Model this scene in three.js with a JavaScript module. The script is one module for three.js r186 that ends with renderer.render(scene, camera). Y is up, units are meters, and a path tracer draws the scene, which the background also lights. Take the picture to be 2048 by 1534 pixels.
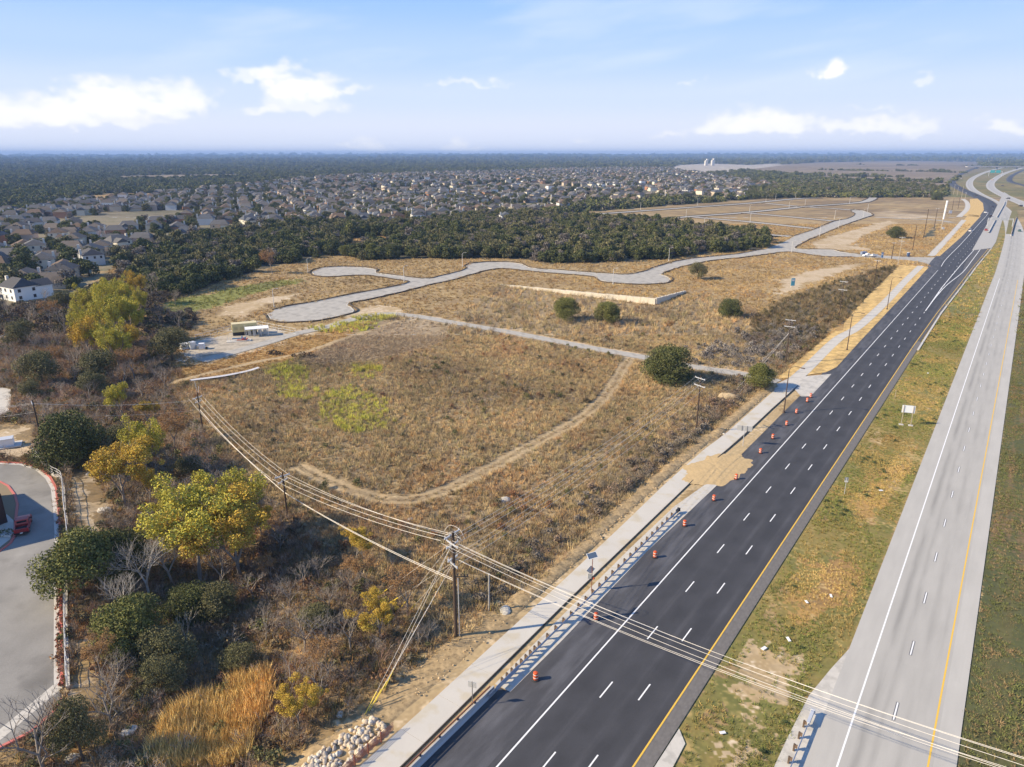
import * as THREE from 'three';
import { mergeGeometries } from 'three/addons/utils/BufferGeometryUtils.js';

// ---------- camera, sky, sun, exposure ----------
const scene = new THREE.Scene();
const camera = new THREE.PerspectiveCamera(57.1, 2048 / 1534, 0.5, 60000);
camera.position.set(0, 57.5, 0);
camera.rotation.set(-0.31475, 0, 0);
const renderer = new THREE.WebGLRenderer({ antialias: true });
renderer.toneMapping = THREE.LinearToneMapping;
renderer.toneMappingExposure = 1.55;
renderer.shadowMap.enabled = true;
const sun = new THREE.DirectionalLight(0xffeccb, 5.0);
sun.position.set(-840, 530, 170 - 150); sun.target.position.set(0, 0, -150);
sun.castShadow = true; sun.shadow.radius = 1;
Object.assign(sun.shadow.camera, { left: -500, right: 500, top: 500, bottom: -500, near: 1, far: 3000 });
sun.shadow.mapSize.set(4096, 4096);
scene.add(sun, sun.target);
scene.fog = new THREE.FogExp2(0xa4c8fd, 0.000095);

function mulberry(a) { return () => { a |= 0; a = a + 0x6D2B79F5 | 0; let t = Math.imul(a ^ a >>> 15, 1 | a); t = t + Math.imul(t ^ t >>> 7, 61 | t) ^ t; return ((t ^ t >>> 14) >>> 0) / 4294967296; }; }
const rnd = mulberry(12345);
const NT = 256, ntab = new Float32Array(NT * NT); { const r = mulberry(99); for (let i = 0; i < NT * NT; i++) ntab[i] = r(); }
function noise(x, y) {
  const xi = Math.floor(x), yi = Math.floor(y); let fx = x - xi, fy = y - yi; fx = fx * fx * (3 - 2 * fx); fy = fy * fy * (3 - 2 * fy);
  const a = xi & 255, b = (xi + 1) & 255, c = (yi & 255) * 256, d = ((yi + 1) & 255) * 256;
  const p = ntab[a + c], q = ntab[b + c], r = ntab[a + d], s = ntab[b + d];
  return p + (q - p) * fx + (r - p) * fy + (p - q - r + s) * fx * fy;
}
function fbm(x, y, n = 4) { let s = 0, a = .5, t = 0; for (let i = 0; i < n; i++) { s += a * noise(x, y); t += a; a *= .5; x = x * 2.03 + 17.3; y = y * 2.03 + 5.7; } return s / t; }
const sm = (a, b, x) => { const t = Math.min(1, Math.max(0, (x - a) / (b - a))); return t * t * (3 - 2 * t); };
const lerp = (a, b, t) => a + (b - a) * t;

{ // the sky: clear air, paler towards the horizon, fair-weather cumulus all round, thin streaks of cirrus
  const SKYK = 1 / 1.36, W = 4096, Hh = 2048, data = new Float32Array(W * Hh * 4), r = mulberry(7);
  const clouds = [];            // azimuth (0 = ahead, to the right positive), elevation of the base, puffs
  const puff = (az, el, rx, ry, s = 1) => clouds.push({ az, el, rx, ry, s });
  for (const [az, el, rx, ry, s] of [
    [-0.5740,0.0403, .085, .030, .85], [-0.5887,0.0357, .06, .02, .8], [-0.5303,0.0435, .04, .022, .7], [-0.4733,0.0515, .075, .035, .95], [-0.4983,0.0562, .05, .022, .9], [-0.4941,0.0345, .085, .014, .7], [-0.4157,0.0608, .045, .026, .8], [-0.4227,0.0494, .04, .018, .6],
    [-0.3296,0.0925, .03, .013, .6], [-0.3000,0.0946, .028, .013, .6], [-0.2777,0.0767, .045, .030, .95], [-0.2471,0.0774, .04, .022, .75], [-0.2673,0.0564, .065, .018, .6], [-0.2067,0.0757, .02, .010, .6], [-0.3254,0.0501, .03, .008, .6],
    [0.3930,0.0948, .025, .014, .95], [0.3822,0.0919, .014, .008, .8], [0.2215,0.0878, .022, .006, .55], [0.4955,0.0803, .02, .005, .45],
    [0.3073,0.0338, .06, .024, .95], [0.3552,0.0309, .055, .016, .9], [0.2710,0.0281, .05, .014, .8], [0.2118,0.0199, .022, .008, .6], [0.4234,0.0324, .05, .012, .75], [0.4723,0.0305, .055, .016, .8], [0.5049,0.0212, .03, .009, .6], [0.5795,0.0276, .025, .013, .8],
    [-0.1823,0.0075, .04, .012, .7], [-0.0665,0.0064, .035, .010, .6], [-0.0517,0.0869, .055, .006, .5], [0.0910,0.0152, .02, .006, .4], [0.4480,0.0510, .03, .004, .4]]) puff(az, el, rx, ry, s);
  for (let i = 0; i < 46; i++) {            // the same kind of sky behind and beside the camera
    let az; do az = (r() * 2 - 1) * Math.PI; while (Math.abs(az) < .72);
    const el = .03 + r() * r() * .35, n = 2 + Math.floor(r() * 4);
    for (let k = 0; k < n; k++) puff(az + (r() - .5) * .16, el + (r() - .5) * .02, .025 + r() * .05, .01 + r() * .02, .5 + r() * .4);
  }
  const bins = Array.from({ length: 64 }, () => []);
  for (const c of clouds) for (let b = 0; b < 64; b++) { let d = Math.abs(((b + .5) / 64 * 2 - 1) * Math.PI - c.az); d = Math.min(d, 2 * Math.PI - d); if (d < c.rx * 1.8 + .06) bins[b].push(c); }
  const stops = [[0, .760, .800, .930], [.03, .740, .790, .930], [.07, .630, .735, .940], [.12, .480, .645, .955], [.19, .335, .545, .950], [.35, .20, .39, .80], [.8, .105, .24, .58], [1.6, .08, .19, .50]];
  for (let j = 0; j < Hh; j++) {
    const el = ((j + .5) / Hh - .5) * Math.PI, e = Math.max(0, el);
    let k = 0; while (k < stops.length - 2 && stops[k + 1][0] < e) k++;
    const t = sm(0, 1, (e - stops[k][0]) / (stops[k + 1][0] - stops[k][0]));
    const base = [1, 2, 3].map(i => lerp(stops[k][i], stops[k + 1][i], t));
    for (let i = 0; i < W; i++) {
      const th = ((i + .5) / W - .5) * 2 * Math.PI;      // atan2(z, x)
      let az = th + Math.PI / 2; if (az > Math.PI) az -= 2 * Math.PI;   // 0 towards -z
      let a = 0, cr = base[0], cg = base[1], cb = base[2];
      if (el > -.01 && el < .6) {
        let f = 0, wz = fbm(az * 55 + 40, el * 95, 5) - .5, wy = fbm(az * 55 + 90, el * 95 + 30, 4) - .5;
        for (const c of bins[Math.min(63, Math.floor((az / Math.PI + 1) * 32))]) {
          let dx = Math.abs(az - c.az); dx = Math.min(dx, 2 * Math.PI - dx); dx = (dx + wz * .045) / c.rx;
          let dy = el - c.el + wy * .022; dy = dy > 0 ? dy / c.ry : -dy / (c.ry * .45);
          const q = (1 - sm(.35, 1.12, Math.hypot(dx, dy) + wz * .35)) * c.s; f = f + q - f * q;
        }
        const ci = sm(.42, .85, fbm(az * 5 + el * 9 + 3, el * 34 - az * 5.5, 5)) * .3 * sm(.05, .12, el);
        cr = lerp(cr, .86, ci); cg = lerp(cg, .90, ci); cb = lerp(cb, .97, ci);
        const lit = .93 + .09 * wy + .06 * f;
        cr = lerp(cr, 1.0 * lit, f); cg = lerp(cg, .99 * lit, f); cb = lerp(cb, 1.0 * lit, f);
      }
      const o = (j * W + i) * 4; data[o] = cr * SKYK; data[o + 1] = cg * SKYK; data[o + 2] = cb * SKYK; data[o + 3] = 1;
    }
  }
  const tex = new THREE.DataTexture(data, W, Hh, THREE.RGBAFormat, THREE.FloatType);
  tex.mapping = THREE.EquirectangularReflectionMapping; tex.magFilter = tex.minFilter = THREE.LinearFilter; tex.colorSpace = THREE.LinearSRGBColorSpace; tex.needsUpdate = true;
  scene.background = tex; scene.environment = tex;
}

// ---------- helpers ----------
const taken = {};
function numbered(name) { const n = taken[name] = (taken[name] ?? -1) + 1; return n ? `${name}_${String(n).padStart(3, '0')}` : name; }
function tag(o, label, category, group, kind) { o.userData.label = label; if (category) o.userData.category = category; if (group) o.userData.group = group; if (kind) o.userData.kind = kind; return o; }
function mesh(name, geo, m, parent = scene) {
  const o = new THREE.Mesh(geo, m); o.castShadow = o.receiveShadow = true;
  o.name = parent === scene ? numbered(name) : name; parent.add(o); return o;
}
function thing(name, label, category, [x, z] = [0, 0], turn = 0, group, y) {
  const o = new THREE.Group(); o.name = numbered(name); scene.add(o); o.position.set(x, y ?? gh(x, z), z); o.rotation.y = turn; return tag(o, label, category, group);
}
function struct(name, geo, m, label) { const o = mesh(name, geo, m); o.userData.kind = 'structure'; o.userData.label = label; return o; }
function copyOf(src, label, [x, z], turn = 0, y, s) {
  const c = src.clone(); c.name = numbered(src.name.replace(/_\d{3}$/, '')); c.userData = { ...src.userData, label }; scene.add(c);
  c.position.set(x, y ?? gh(x, z), z); c.rotation.y = turn; if (s) c.scale.set(...(Array.isArray(s) ? s : [s, s, s])); return c;
}
const C = (r, g, b) => new THREE.Color().setRGB(r, g, b);
const mat = (r, g, b, rough = .9, extra = {}) => new THREE.MeshStandardMaterial({ color: C(r, g, b), roughness: rough, side: THREE.DoubleSide, ...extra });
function geoFrom(pos, idx, uv, col) {
  const g = new THREE.BufferGeometry(); g.setAttribute('position', new THREE.Float32BufferAttribute(pos, 3)); if (idx) g.setIndex(idx);
  if (uv) g.setAttribute('uv', new THREE.Float32BufferAttribute(uv, 2)); if (col) g.setAttribute('color', new THREE.Float32BufferAttribute(col, 3));
  g.computeVertexNormals(); return g;
}
const box = (w, h, d, x = 0, y = 0, z = 0) => new THREE.BoxGeometry(w, h, d).translate(x, y, z);
const cyl = (r0, r1, h, n = 8, x = 0, y = 0, z = 0) => new THREE.CylinderGeometry(r1, r0, h, n).translate(x, y + h / 2, z);
const merge = l => mergeGeometries(l.map(g => { g = g.index ? g.toNonIndexed() : g; for (const k of Object.keys(g.attributes)) if (!['position', 'normal', 'uv'].includes(k)) g.deleteAttribute(k); return g; }));
const V = (x, y, z) => new THREE.Vector3(x, y, z);
function rod(a, b, r0, r1 = r0, n = 6) { // tapered bar between two points
  const d = b.clone().sub(a), L = d.length(); const g = new THREE.CylinderGeometry(r1, r0, L, n, 1); g.translate(0, L / 2, 0);
  g.applyQuaternion(new THREE.Quaternion().setFromUnitVectors(V(0, 1, 0), d.normalize())); return g.translate(a.x, a.y, a.z);
}
const tube = (pts, r, n = 5, seg) => new THREE.TubeGeometry(new THREE.CatmullRomCurve3(pts), seg ?? pts.length * 4, r, n);

// the frontage road's own axes: s along it, o across it (0 = its white edge line)
const RF = (s, o) => [-1.48 + .58094 * s + .81395 * o, -54.42 - .81395 * s + .58094 * o];
const roadO = (x, z) => (x + 1.48) * .81395 + (z + 54.42) * .58094, roadS = (x, z) => (x + 1.48) * .58094 - (z + 54.42) * .81395;
const ROADTURN = Math.atan2(-.58094, .81395) ; // turns -z onto the road's direction

// ---------- terrain ----------
const CREEK = [[-157.91,-223.52],[-114.19,-183.66],[-80.30,-142.84],[-62.75,-114.71],[-48.72,-87.04],[-36.98,-71.42],[-32.87,-56.31],[-28.69,-42.82]];
function segDist(x, z, L) { let d = 1e9; for (let i = 0; i + 1 < L.length; i++) { const [x0, z0] = L[i], [x1, z1] = L[i + 1], ax = x1 - x0, az = z1 - z0; const t = Math.min(1, Math.max(0, ((x - x0) * ax + (z - z0) * az) / (ax * ax + az * az))); d = Math.min(d, Math.hypot(x - x0 - t * ax, z - z0 - t * az)); } return d; }
function gh(x, z) {     // height of the ground: a creek bed, low hills far off
  let y = 0;
  if (z > -240 && z < 0 && x < 60 && x > -160) { const d = segDist(x, z, CREEK); if (d < 40) y = -3.2 * Math.exp(-((d / 13) ** 2)) * sm(-15, -27, roadO(x, z)) * sm(.6, 16, (x + 84.4) * .8473 - (z + 119.7) * .5312); }
  const D = Math.hypot(x, z);
  if (D > 3500) y += sm(3500, 9000, D) * (fbm(x / 2600 + 9, z / 2600 + 4, 3) - .42) * 46;
  return y;
}

// ---------- what covers the ground, as a 0.5 m plan ----------
const GX0 = -620, GZ0 = -1010, GW = 2700, GHh = 2040, RES = .5;       // x from -620 to 730, z from -1010 to 10
const cover = new Uint8Array(GW * GHh), paved = new Uint8Array(GW * GHh);
function fillPoly(arr, pts, v) {
  let z0 = 1e9, z1 = -1e9; for (const p of pts) { z0 = Math.min(z0, p[1]); z1 = Math.max(z1, p[1]); }
  for (let j = Math.max(0, Math.floor((z0 - GZ0) / RES)); j <= Math.min(GHh - 1, (z1 - GZ0) / RES); j++) {
    const z = GZ0 + (j + .5) * RES, xs = [];
    for (let i = 0, k = pts.length - 1; i < pts.length; k = i++) { const [xa, za] = pts[i], [xb, zb] = pts[k]; if ((za > z) !== (zb > z)) xs.push(xa + (z - za) / (zb - za) * (xb - xa)); }
    xs.sort((a, b) => a - b);
    for (let q = 0; q + 1 < xs.length; q += 2) for (let i = Math.max(0, Math.ceil((xs[q] - GX0) / RES - .5)); i <= Math.min(GW - 1, (xs[q + 1] - GX0) / RES - .5); i++) arr[j * GW + i] = v;
  }
}
function offsetLine(L, o) { // the line moved sideways by o (right positive)
  return L.map((p, i) => { const a = L[Math.max(0, i - 1)], b = L[Math.min(L.length - 1, i + 1)]; let dx = b[0] - a[0], dz = b[1] - a[1]; const l = Math.hypot(dx, dz) || 1; dx /= l; dz /= l; return [p[0] - dz * o, p[1] + dx * o]; });
}
const band = (L, a, b) => [...offsetLine(L, a), ...offsetLine(L, b).reverse()];
function smooth(L, step = 4) { const c = new THREE.CatmullRomCurve3(L.map(p => V(p[0], 0, p[1])), false, 'centripetal'), n = Math.max(2, Math.round(c.getLength() / step)); return c.getSpacedPoints(n).map(p => [p.x, p.z]); }
const strip = (s0, s1, o0, o1) => [RF(s0, o0), RF(s1, o0), RF(s1, o1), RF(s0, o1)];
const coverAt = (x, z) => { const i = Math.floor((x - GX0) / RES), j = Math.floor((z - GZ0) / RES); return i < 0 || j < 0 || i >= GW || j >= GHh ? 255 : cover[j * GW + i]; };
const pavedAt = (x, z) => { const i = Math.floor((x - GX0) / RES), j = Math.floor((z - GZ0) / RES); return i < 0 || j < 0 || i >= GW || j >= GHh ? 0 : paved[j * GW + i]; };

const LOT = 0, FIELD = 1, CREEKBED = 2, MEDIAN = 3, VERGE = 4, DIRT = 5, PALE = 6, LAWN = 7, STRAWGRASS = 8, WOOD = 9, YARD = 10, RUT = 11, GRAVEL = 12, WEEDS = 13, SWALE = 14, FOREST = 15, FARM = 16, QUARRY = 17, GOLD = 18, TRACK = 19;
const woodPoly = [[-204.35,-367.78],[-143.72,-288.36],[-138.35,-320.93],[-127.81,-372.84],[-119.81,-400.28],[-102,-434.14],[-86.30,-402.25],[-56.13,-410.31],[4.63,-410.31],[20.99,-390.72],[75.16,-400.28],[102.56,-420.82],[161.89,-455.71],[186.57,-528.03],[152.60,-583.07],[116.56,-631.04],[68.44,-676.37],[18.14,-728.50],[-11.90,-716.25],[-58.13,-676.37],[-94.06,-603.97],[-139.94,-621.76],[-178.05,-603.97],[-203.18,-579.06],[-216.38,-521.44],[-230.58,-473.96],[-229.03,-414.45]];
const woodFar = [[313.10,-977.58],[395.80,-1000.22],[504.66,-1088.28],[586.09,-1130.85],[623.42,-1048.74],[731.52,-1226.65],[770.99,-1382.32],[731.69,-1475.73],[652.66,-1527.26],[506.44,-1382.32],[362.82,-1161.11]];
const estate = [[-227.45,-236.02],[-186.51,-251.36],[-181,-288.36],[-223.62,-404.24],[-221.72,-534.78],[-180.56,-612.74],[-95.39,-612.74],[-11.90,-716.25],[49.62,-747.66],[97.25,-905.68],[313.10,-977.58],[506.44,-1382.32],[570.15,-2116.20],[660.85,-3183.66],[253.97,-2970.17],[-197.32,-2340.93],[-504.79,-1930.56],[-513.99,-1382.32],[-517.02,-1102.11],[-562.24,-935.18],[-492.01,-660.57],[-465.48,-502.60]];
fillPoly(cover, [[-620, -1010], [730, -1010], [730, -520], [-620, -520]], FOREST);
fillPoly(cover, estate, YARD); fillPoly(cover, [[315.79,-534.78],[577.82,-977.58],[821.07,-1382.32],[1866.51,-2970.17],[2168.86,-2970.17],[305.66,-288.36],[187.22,-268.67],[238.46,-404.24]], LOT);
fillPoly(cover, woodPoly, WOOD); fillPoly(cover, woodFar, WOOD);
fillPoly(cover, [[-102.52,-436.44],[-113.91,-502.60],[-106.01,-534.78],[-79.68,-508.73],[-76.10,-485.03],[-94.36,-473.96],[-91,-425.18]], GOLD);
fillPoly(cover, [[48.78,-734.78],[407.45,-1048.74],[555.08,-1130.85],[623.42,-1048.74],[472.96,-781.88],[221.34,-404.24],[164.30,-404.24],[198.99,-502.60],[188.88,-534.78],[152.60,-583.07],[116.56,-631.04],[68.44,-676.37]], LOT);
fillPoly(cover, [[-209,-198.92],[-203.69,-276.24],[-183.07,-288.36],[-200.04,-359.62],[-166.53,-337.10],[-113.65,-251.36],[-102.39,-199.96],[-85.81,-178.74],[-45.30,-114.31],[-18.36,-84.33],[-8.87,-72.59],[-15.73,-63.42],[-24.07,-54.88],[-23.70,-37.61],[-42.69,-37.61],[-51.95,-61.20],[-49.78,-63.39],[-69.63,-97.43],[-85.34,-120.95],[-155.99,-143.72]], CREEKBED);
fillPoly(cover, [[-94.32,-182.51],[-71.38,-191.28],[-60.79,-216.01],[-47.41,-258.03],[-4.27,-245.01],[39.52,-201.59],[62.39,-184.15],[70.92,-177.49],[28.38,-118.81],[15.55,-98.95],[4.58,-84.11],[-4.70,-75.47],[-9.48,-72.60],[-18.36,-84.33],[-30.19,-97.80],[-45.30,-114.31],[-60.95,-135.63],[-76.40,-156.75]], FIELD);
fillPoly(cover, [[-5.54,-323.52],[56.89,-276.24],[80.63,-299.25],[97.63,-251.36],[109.26,-236.02],[73,-183.23],[63.10,-186.47],[39.81,-203.23],[12.49,-224.94],[-22.59,-251.36]], FIELD);
fillPoly(cover, [[86.70,-251.36],[111,-288.36],[157.41,-337.10],[208.65,-385.19],[199.66,-367.78],[139.36,-278.19],[110.98,-236.02],[74.17,-186.47],[73.43,-210.02]], SWALE);
fillPoly(cover, [[-60.79,-216.01],[-46.26,-251.36],[-29.87,-251.36],[-21.30,-236.02],[-22.79,-216.01],[-38.75,-198.92],[-55.02,-193.76],[-62.23,-198.92]], STRAWGRASS);
fillPoly(cover, [[-68.54,-191.27],[-65.17,-198.92],[-55.27,-184.15],[-52.11,-163.54],[-58.22,-167.33]], WEEDS); fillPoly(cover, [[-45.88,-191.27],[-41.18,-196.31],[-35.55,-188.84],[-37.99,-179.66],[-43.15,-181.88]], WEEDS); fillPoly(cover, [[-47.20,-163.53],[-42.41,-175.37],[-29.99,-163.53],[-27.82,-143.72],[-33.79,-140.83],[-43.65,-149.83]], WEEDS); fillPoly(cover, [[-65.04,-232.45],[-59.01,-251.36],[-48.92,-266.84],[-43.67,-258.03],[-51.93,-234.58],[-59.17,-222.32]], WEEDS);
fillPoly(cover, [[-84.97,-176.78],[-100.81,-199.75],[-83.92,-210.02],[-65.97,-236.02],[-48.08,-251.36],[-59.24,-210.02],[-70.55,-188.85],[-80.99,-180.07]], GOLD);
fillPoly(cover, [[-141.03,-276.24],[-137.12,-297.01],[-123.67,-318.37],[-111.34,-337.10],[-103.38,-342.84],[-101.72,-328.83],[-110.02,-304.99],[-118.16,-276.24],[-122.85,-264.14],[-131.14,-261.49]], LAWN);
fillPoly(cover, [[-113.19,-261.49],[-111.67,-280.17],[-100.93,-297.01],[-93.23,-307.34],[-92.50,-293.71],[-98.26,-276.24],[-99.02,-261.49],[-102.76,-256.33]], PALE);
fillPoly(cover, [[-64.32,-266.84],[-52.86,-278.19],[-44.12,-273.36],[-40.44,-261.49],[-47.70,-259.75],[-60.47,-258.03]], PALE);
fillPoly(cover, [[203.62,-487.87],[265.44,-563.53],[346.33,-660.57],[335.65,-631.04],[263.53,-534.78],[224.60,-473.96],[228.65,-448.30],[194.01,-448.30]], PALE); fillPoly(cover, [[370.06,-747.66],[418.97,-781.88],[404.39,-681.80],[342.98,-681.80]], PALE);
fillPoly(cover, [[128.62,-337.10],[166.76,-376.29],[199.52,-394.49],[147.82,-337.10],[114.94,-299.25]], PALE);
// beside the carriageways
fillPoly(cover, strip(-120, 1200, 12.5, 24.6), MEDIAN); fillPoly(cover, strip(-120, 1200, 36.9, 90), VERGE);
fillPoly(cover, strip(-60, 145, -13.6, -5), DIRT); fillPoly(cover, [RF(-14, -18), RF(-3, -17), RF(6, -16.2), RF(14, -14.8), RF(28, -13.3), RF(46, -14.4), RF(68, -15.6), RF(90, -14.4), RF(124, -14.4), RF(140, -13), RF(140, -9), RF(-14, -9)], DIRT);
fillPoly(cover, strip(145, 400, -14.5, -3), GOLD);
fillPoly(cover, [[23.67,-67.75],[27.38,-70.33],[31.44,-70.77],[32.85,-67.33],[29.69,-61.92],[25.85,-60.14],[22.96,-61.20]], PALE); fillPoly(cover, [[37.17,-84.11],[44.38,-91.71],[50.22,-93.09],[44.98,-82.94],[38.67,-77.49],[34.68,-75.47]], GOLD); fillPoly(cover, [[58.20,-110.86],[68.26,-118.81],[78.24,-132.75],[85.21,-138.04],[76.16,-123.16],[64.26,-109.01],[55.97,-100.52]], GOLD); fillPoly(cover, [[19.14,-57.79],[22.36,-59.12],[23.13,-56.51],[20.52,-54.42],[18.05,-54.42]], PALE);
// the wheel track through the field, and the lift station's yard
const track = smooth([[35.62,-203.23],[30.94,-189.81],[25.64,-173.29],[19.92,-159.19],[12.99,-147.33],[3.74,-135.35],[-4.24,-124.29],[-9.99,-117.14],[-15.38,-112.37],[-20.45,-110.86],[-27.16,-113.75],[-34.82,-119.32],[-42.29,-125.73]], 2);
fillPoly(cover, band(track, -1.9, 1.9), TRACK); for (const o of [-1.1, 1]) fillPoly(cover, band(track, o - .5, o + .5), RUT);
fillPoly(cover, band(smooth([[-92.56,-178.70],[-83.68,-186.70],[-73.62,-197.87],[-64.42,-206.57],[-54.88,-224.94],[-42.37,-249.74]], 2), -1.2, 1.2), RUT);
fillPoly(cover, [[-103.60,-221.68],[-94.93,-236.74],[-92.83,-243.46],[-72.60,-231.05],[-85.78,-206.02],[-91.57,-199.57],[-98.39,-204.01]], GRAVEL);
fillPoly(cover, [[-120.94,-146.72],[-112.85,-147.95],[-106.44,-146.72],[-97.04,-131.48],[-98.03,-129],[-107.99,-129]], PALE); fillPoly(cover, [[-85.28,-124.32],[-80.15,-122.82],[-71.60,-112.28],[-66.05,-98.63],[-66.86,-96.02],[-74.26,-107.26]], PALE); fillPoly(cover, [[-54.32,-74.51],[-51.74,-72.69],[-46.13,-64.27],[-46.28,-59.80],[-48.95,-63.39]], PALE);

// tones of each cover: linear base colours of grass, litter and soil
const TONES = [];
TONES[LOT] = [[.36, .25, .11], [.25, .17, .08], [.45, .335, .165]];
TONES[FIELD] = [[.31, .23, .125], [.24, .178, .10], [.40, .30, .16]];
TONES[CREEKBED] = [[.27, .185, .085], [.17, .125, .065], [.40, .26, .11]];
TONES[MEDIAN] = [[.24, .185, .055], [.15, .15, .04], [.37, .27, .10]];
TONES[VERGE] = [[.105, .095, .035], [.075, .085, .03], [.165, .11, .055]];
TONES[DIRT] = [[.46, .34, .18], [.40, .29, .15], [.55, .43, .27]];
TONES[PALE] = [[.50, .39, .25], [.40, .29, .15], [.58, .48, .34]];
TONES[LAWN] = [[.20, .205, .045], [.15, .15, .045], [.28, .23, .07]];
TONES[STRAWGRASS] = [[.33, .25, .15], [.23, .165, .095], [.40, .31, .20]];
TONES[WOOD] = [[.075, .065, .035], [.06, .055, .03], [.11, .085, .045]];
TONES[YARD] = [[.20, .165, .095], [.15, .135, .07], [.28, .24, .17]];
TONES[RUT] = [[.42, .31, .17], [.33, .24, .13], [.48, .37, .21]];
TONES[GRAVEL] = [[.46, .41, .34], [.40, .35, .27], [.53, .48, .41]];
TONES[WEEDS] = [[.22, .20, .06], [.17, .15, .06], [.28, .25, .07]];
TONES[SWALE] = [[.16, .12, .06], [.11, .085, .045], [.24, .17, .08]];
TONES[FOREST] = [[.055, .06, .032], [.045, .05, .03], [.08, .075, .04]];
TONES[FARM] = [[.27, .20, .12], [.22, .16, .095], [.32, .25, .15]];
TONES[QUARRY] = [[.50, .44, .36], [.42, .36, .28], [.56, .52, .46]];
TONES[GOLD] = [[.38, .235, .08], [.27, .165, .065], [.45, .32, .14]];
TONES[TRACK] = [[.31, .225, .12], [.25, .18, .10], [.38, .28, .15]];
TONES[255] = TONES[FOREST];
const far = [[[[-5759.36,-2404.70],[2575.69,-2404.70],[73308.20,-68955.59],[-163920.12,-68955.59]], FOREST], [estate, YARD],
  [[[861.70,-2783.36],[1473.27,-4057.04],[2365.89,-5585.44],[3423.53,-6878.71],[4042.85,-6386.04],[1768.75,-2783.36],[980.96,-1641.77],[756.99,-1641.77],[800.51,-2116.20]], FARM], [[[616.79,-2970.17],[923.54,-4057.04],[1260.32,-4700.58],[1308.35,-4057.04],[1800.66,-4962.76],[1409.21,-3879.83],[959.46,-2970.17],[696.22,-2404.70],[566.51,-2340.93]], QUARRY],
  [[[717.15,-1554.38],[1203.90,-2019.16],[887.90,-1475.73],[631.25,-1074.78],[578,-1145.78]], FARM], [[[-607.48,-1011.93],[-615.55,-1130.85],[-538.03,-1130.85],[-518.12,-1000.22],[-524.07,-860.37]], GOLD], [[[-1077.46,-2019.16],[-999.19,-2116.20],[-822.39,-2222.95],[-761.37,-2019.16],[-856.45,-1811.21],[-948.17,-1774.61]], FARM], [[[822.96,-1382.32],[2073.90,-3302.27],[2857.77,-3302.27],[326.37,-288.36],[227.93,-268.67],[200.05,-288.36],[578.50,-977.58]], MEDIAN]];
function inPoly(x, z, pts) { let c = false; for (let i = 0, k = pts.length - 1; i < pts.length; k = i++) { const [xa, za] = pts[i], [xb, zb] = pts[k]; if ((za > z) !== (zb > z) && x < xa + (z - za) / (zb - za) * (xb - xa)) c = !c; } return c; }
function classAt(x, z) { const c = coverAt(x, z); if (z > -690 && c !== 255) return c; let r = c === 255 ? (z > -400 ? (x > 0 ? VERGE : YARD) : FOREST) : c; if (c === FOREST || c === YARD || c === 255) for (const [p, k] of far) if (inPoly(x, z, p)) r = k; return r; }
function toneAt(c, x, z, out) {
  const [p, q, s] = TONES[c] || TONES[0], run = c === VERGE;
  const X = run ? roadO(x, z) * 2 : x, Z = run ? roadS(x, z) * .12 : z;
  const a = fbm(X / 9 + 31, Z / 9, 4), b = fbm(X / 2.3, Z / 2.3 + 11, 3), e = noise(x * 2.9 + 7, z * 2.9), m = fbm(x / 42 + 3, z / 42 + 8, 3);
  const t = sm(.38, .66, a * .55 + b * .25 + m * .2), u = sm(.60, .80, b * .6 + e * .25 + m * .25), g = .84 + .32 * e;
  for (let i = 0; i < 3; i++) out[i] = lerp(lerp(p[i], q[i], t), s[i], u) * g;
  return out;
}
const enc = v => { v = Math.min(1, Math.max(0, v)); return Math.round(255 * (v <= .0031308 ? v * 12.92 : 1.055 * v ** (1 / 2.4) - .055)); };
function coverTexture(x0, z0, w, d, W, Hh) {
  const a = new Uint8Array(W * Hh * 4), c3 = [0, 0, 0];
  for (let j = 0; j < Hh; j++) for (let i = 0; i < W; i++) {
    const x = x0 + (i + .5) / W * w, z = z0 + (j + .5) / Hh * d;
    const k0 = coverAt(x, z), sharp = k0 === RUT || k0 === VERGE || (k0 === MEDIAN && (roadO(x, z) < 14 || roadO(x, z) > 23)), J = sharp ? .5 : 1;   // ragged edges between covers
    const jx = ((fbm(x / 7 + 5, z / 7, 4) - .5) * 15 + (noise(x * 2.1, z * 2.1 + 40) - .5) * 3) * J, jz = ((fbm(x / 7 + 50, z / 7 + 9, 4) - .5) * 15 + (noise(x * 2.1 + 70, z * 2.1) - .5) * 3) * J;
    const kj = classAt(x + jx * (sharp ? .12 : 1), z + jz * (sharp ? .12 : 1)); toneAt(k0 === RUT && noise(x / 2, z / 2) > .3 ? RUT : kj === RUT && k0 !== RUT ? k0 : kj, x, z, c3);
    const o = (j * W + i) * 4; a[o] = enc(c3[0]); a[o + 1] = enc(c3[1]); a[o + 2] = enc(c3[2]); a[o + 3] = 255;
  }
  const t = new THREE.DataTexture(a, W, Hh); t.colorSpace = THREE.SRGBColorSpace; t.magFilter = t.minFilter = THREE.LinearFilter; t.needsUpdate = true; return t;
}
function grayTile(n, f) { const a = new Uint8Array(n * n * 4); for (let j = 0; j < n; j++) for (let i = 0; i < n; i++) { const v = Math.round(255 * Math.min(1, Math.max(0, f(i / n, j / n)))); a.fill(v, (j * n + i) * 4, (j * n + i) * 4 + 3); a[(j * n + i) * 4 + 3] = 255; } const t = new THREE.DataTexture(a, n, n); t.wrapS = t.wrapT = THREE.RepeatWrapping; t.magFilter = t.minFilter = THREE.LinearFilter; t.needsUpdate = true; return t; }
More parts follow.
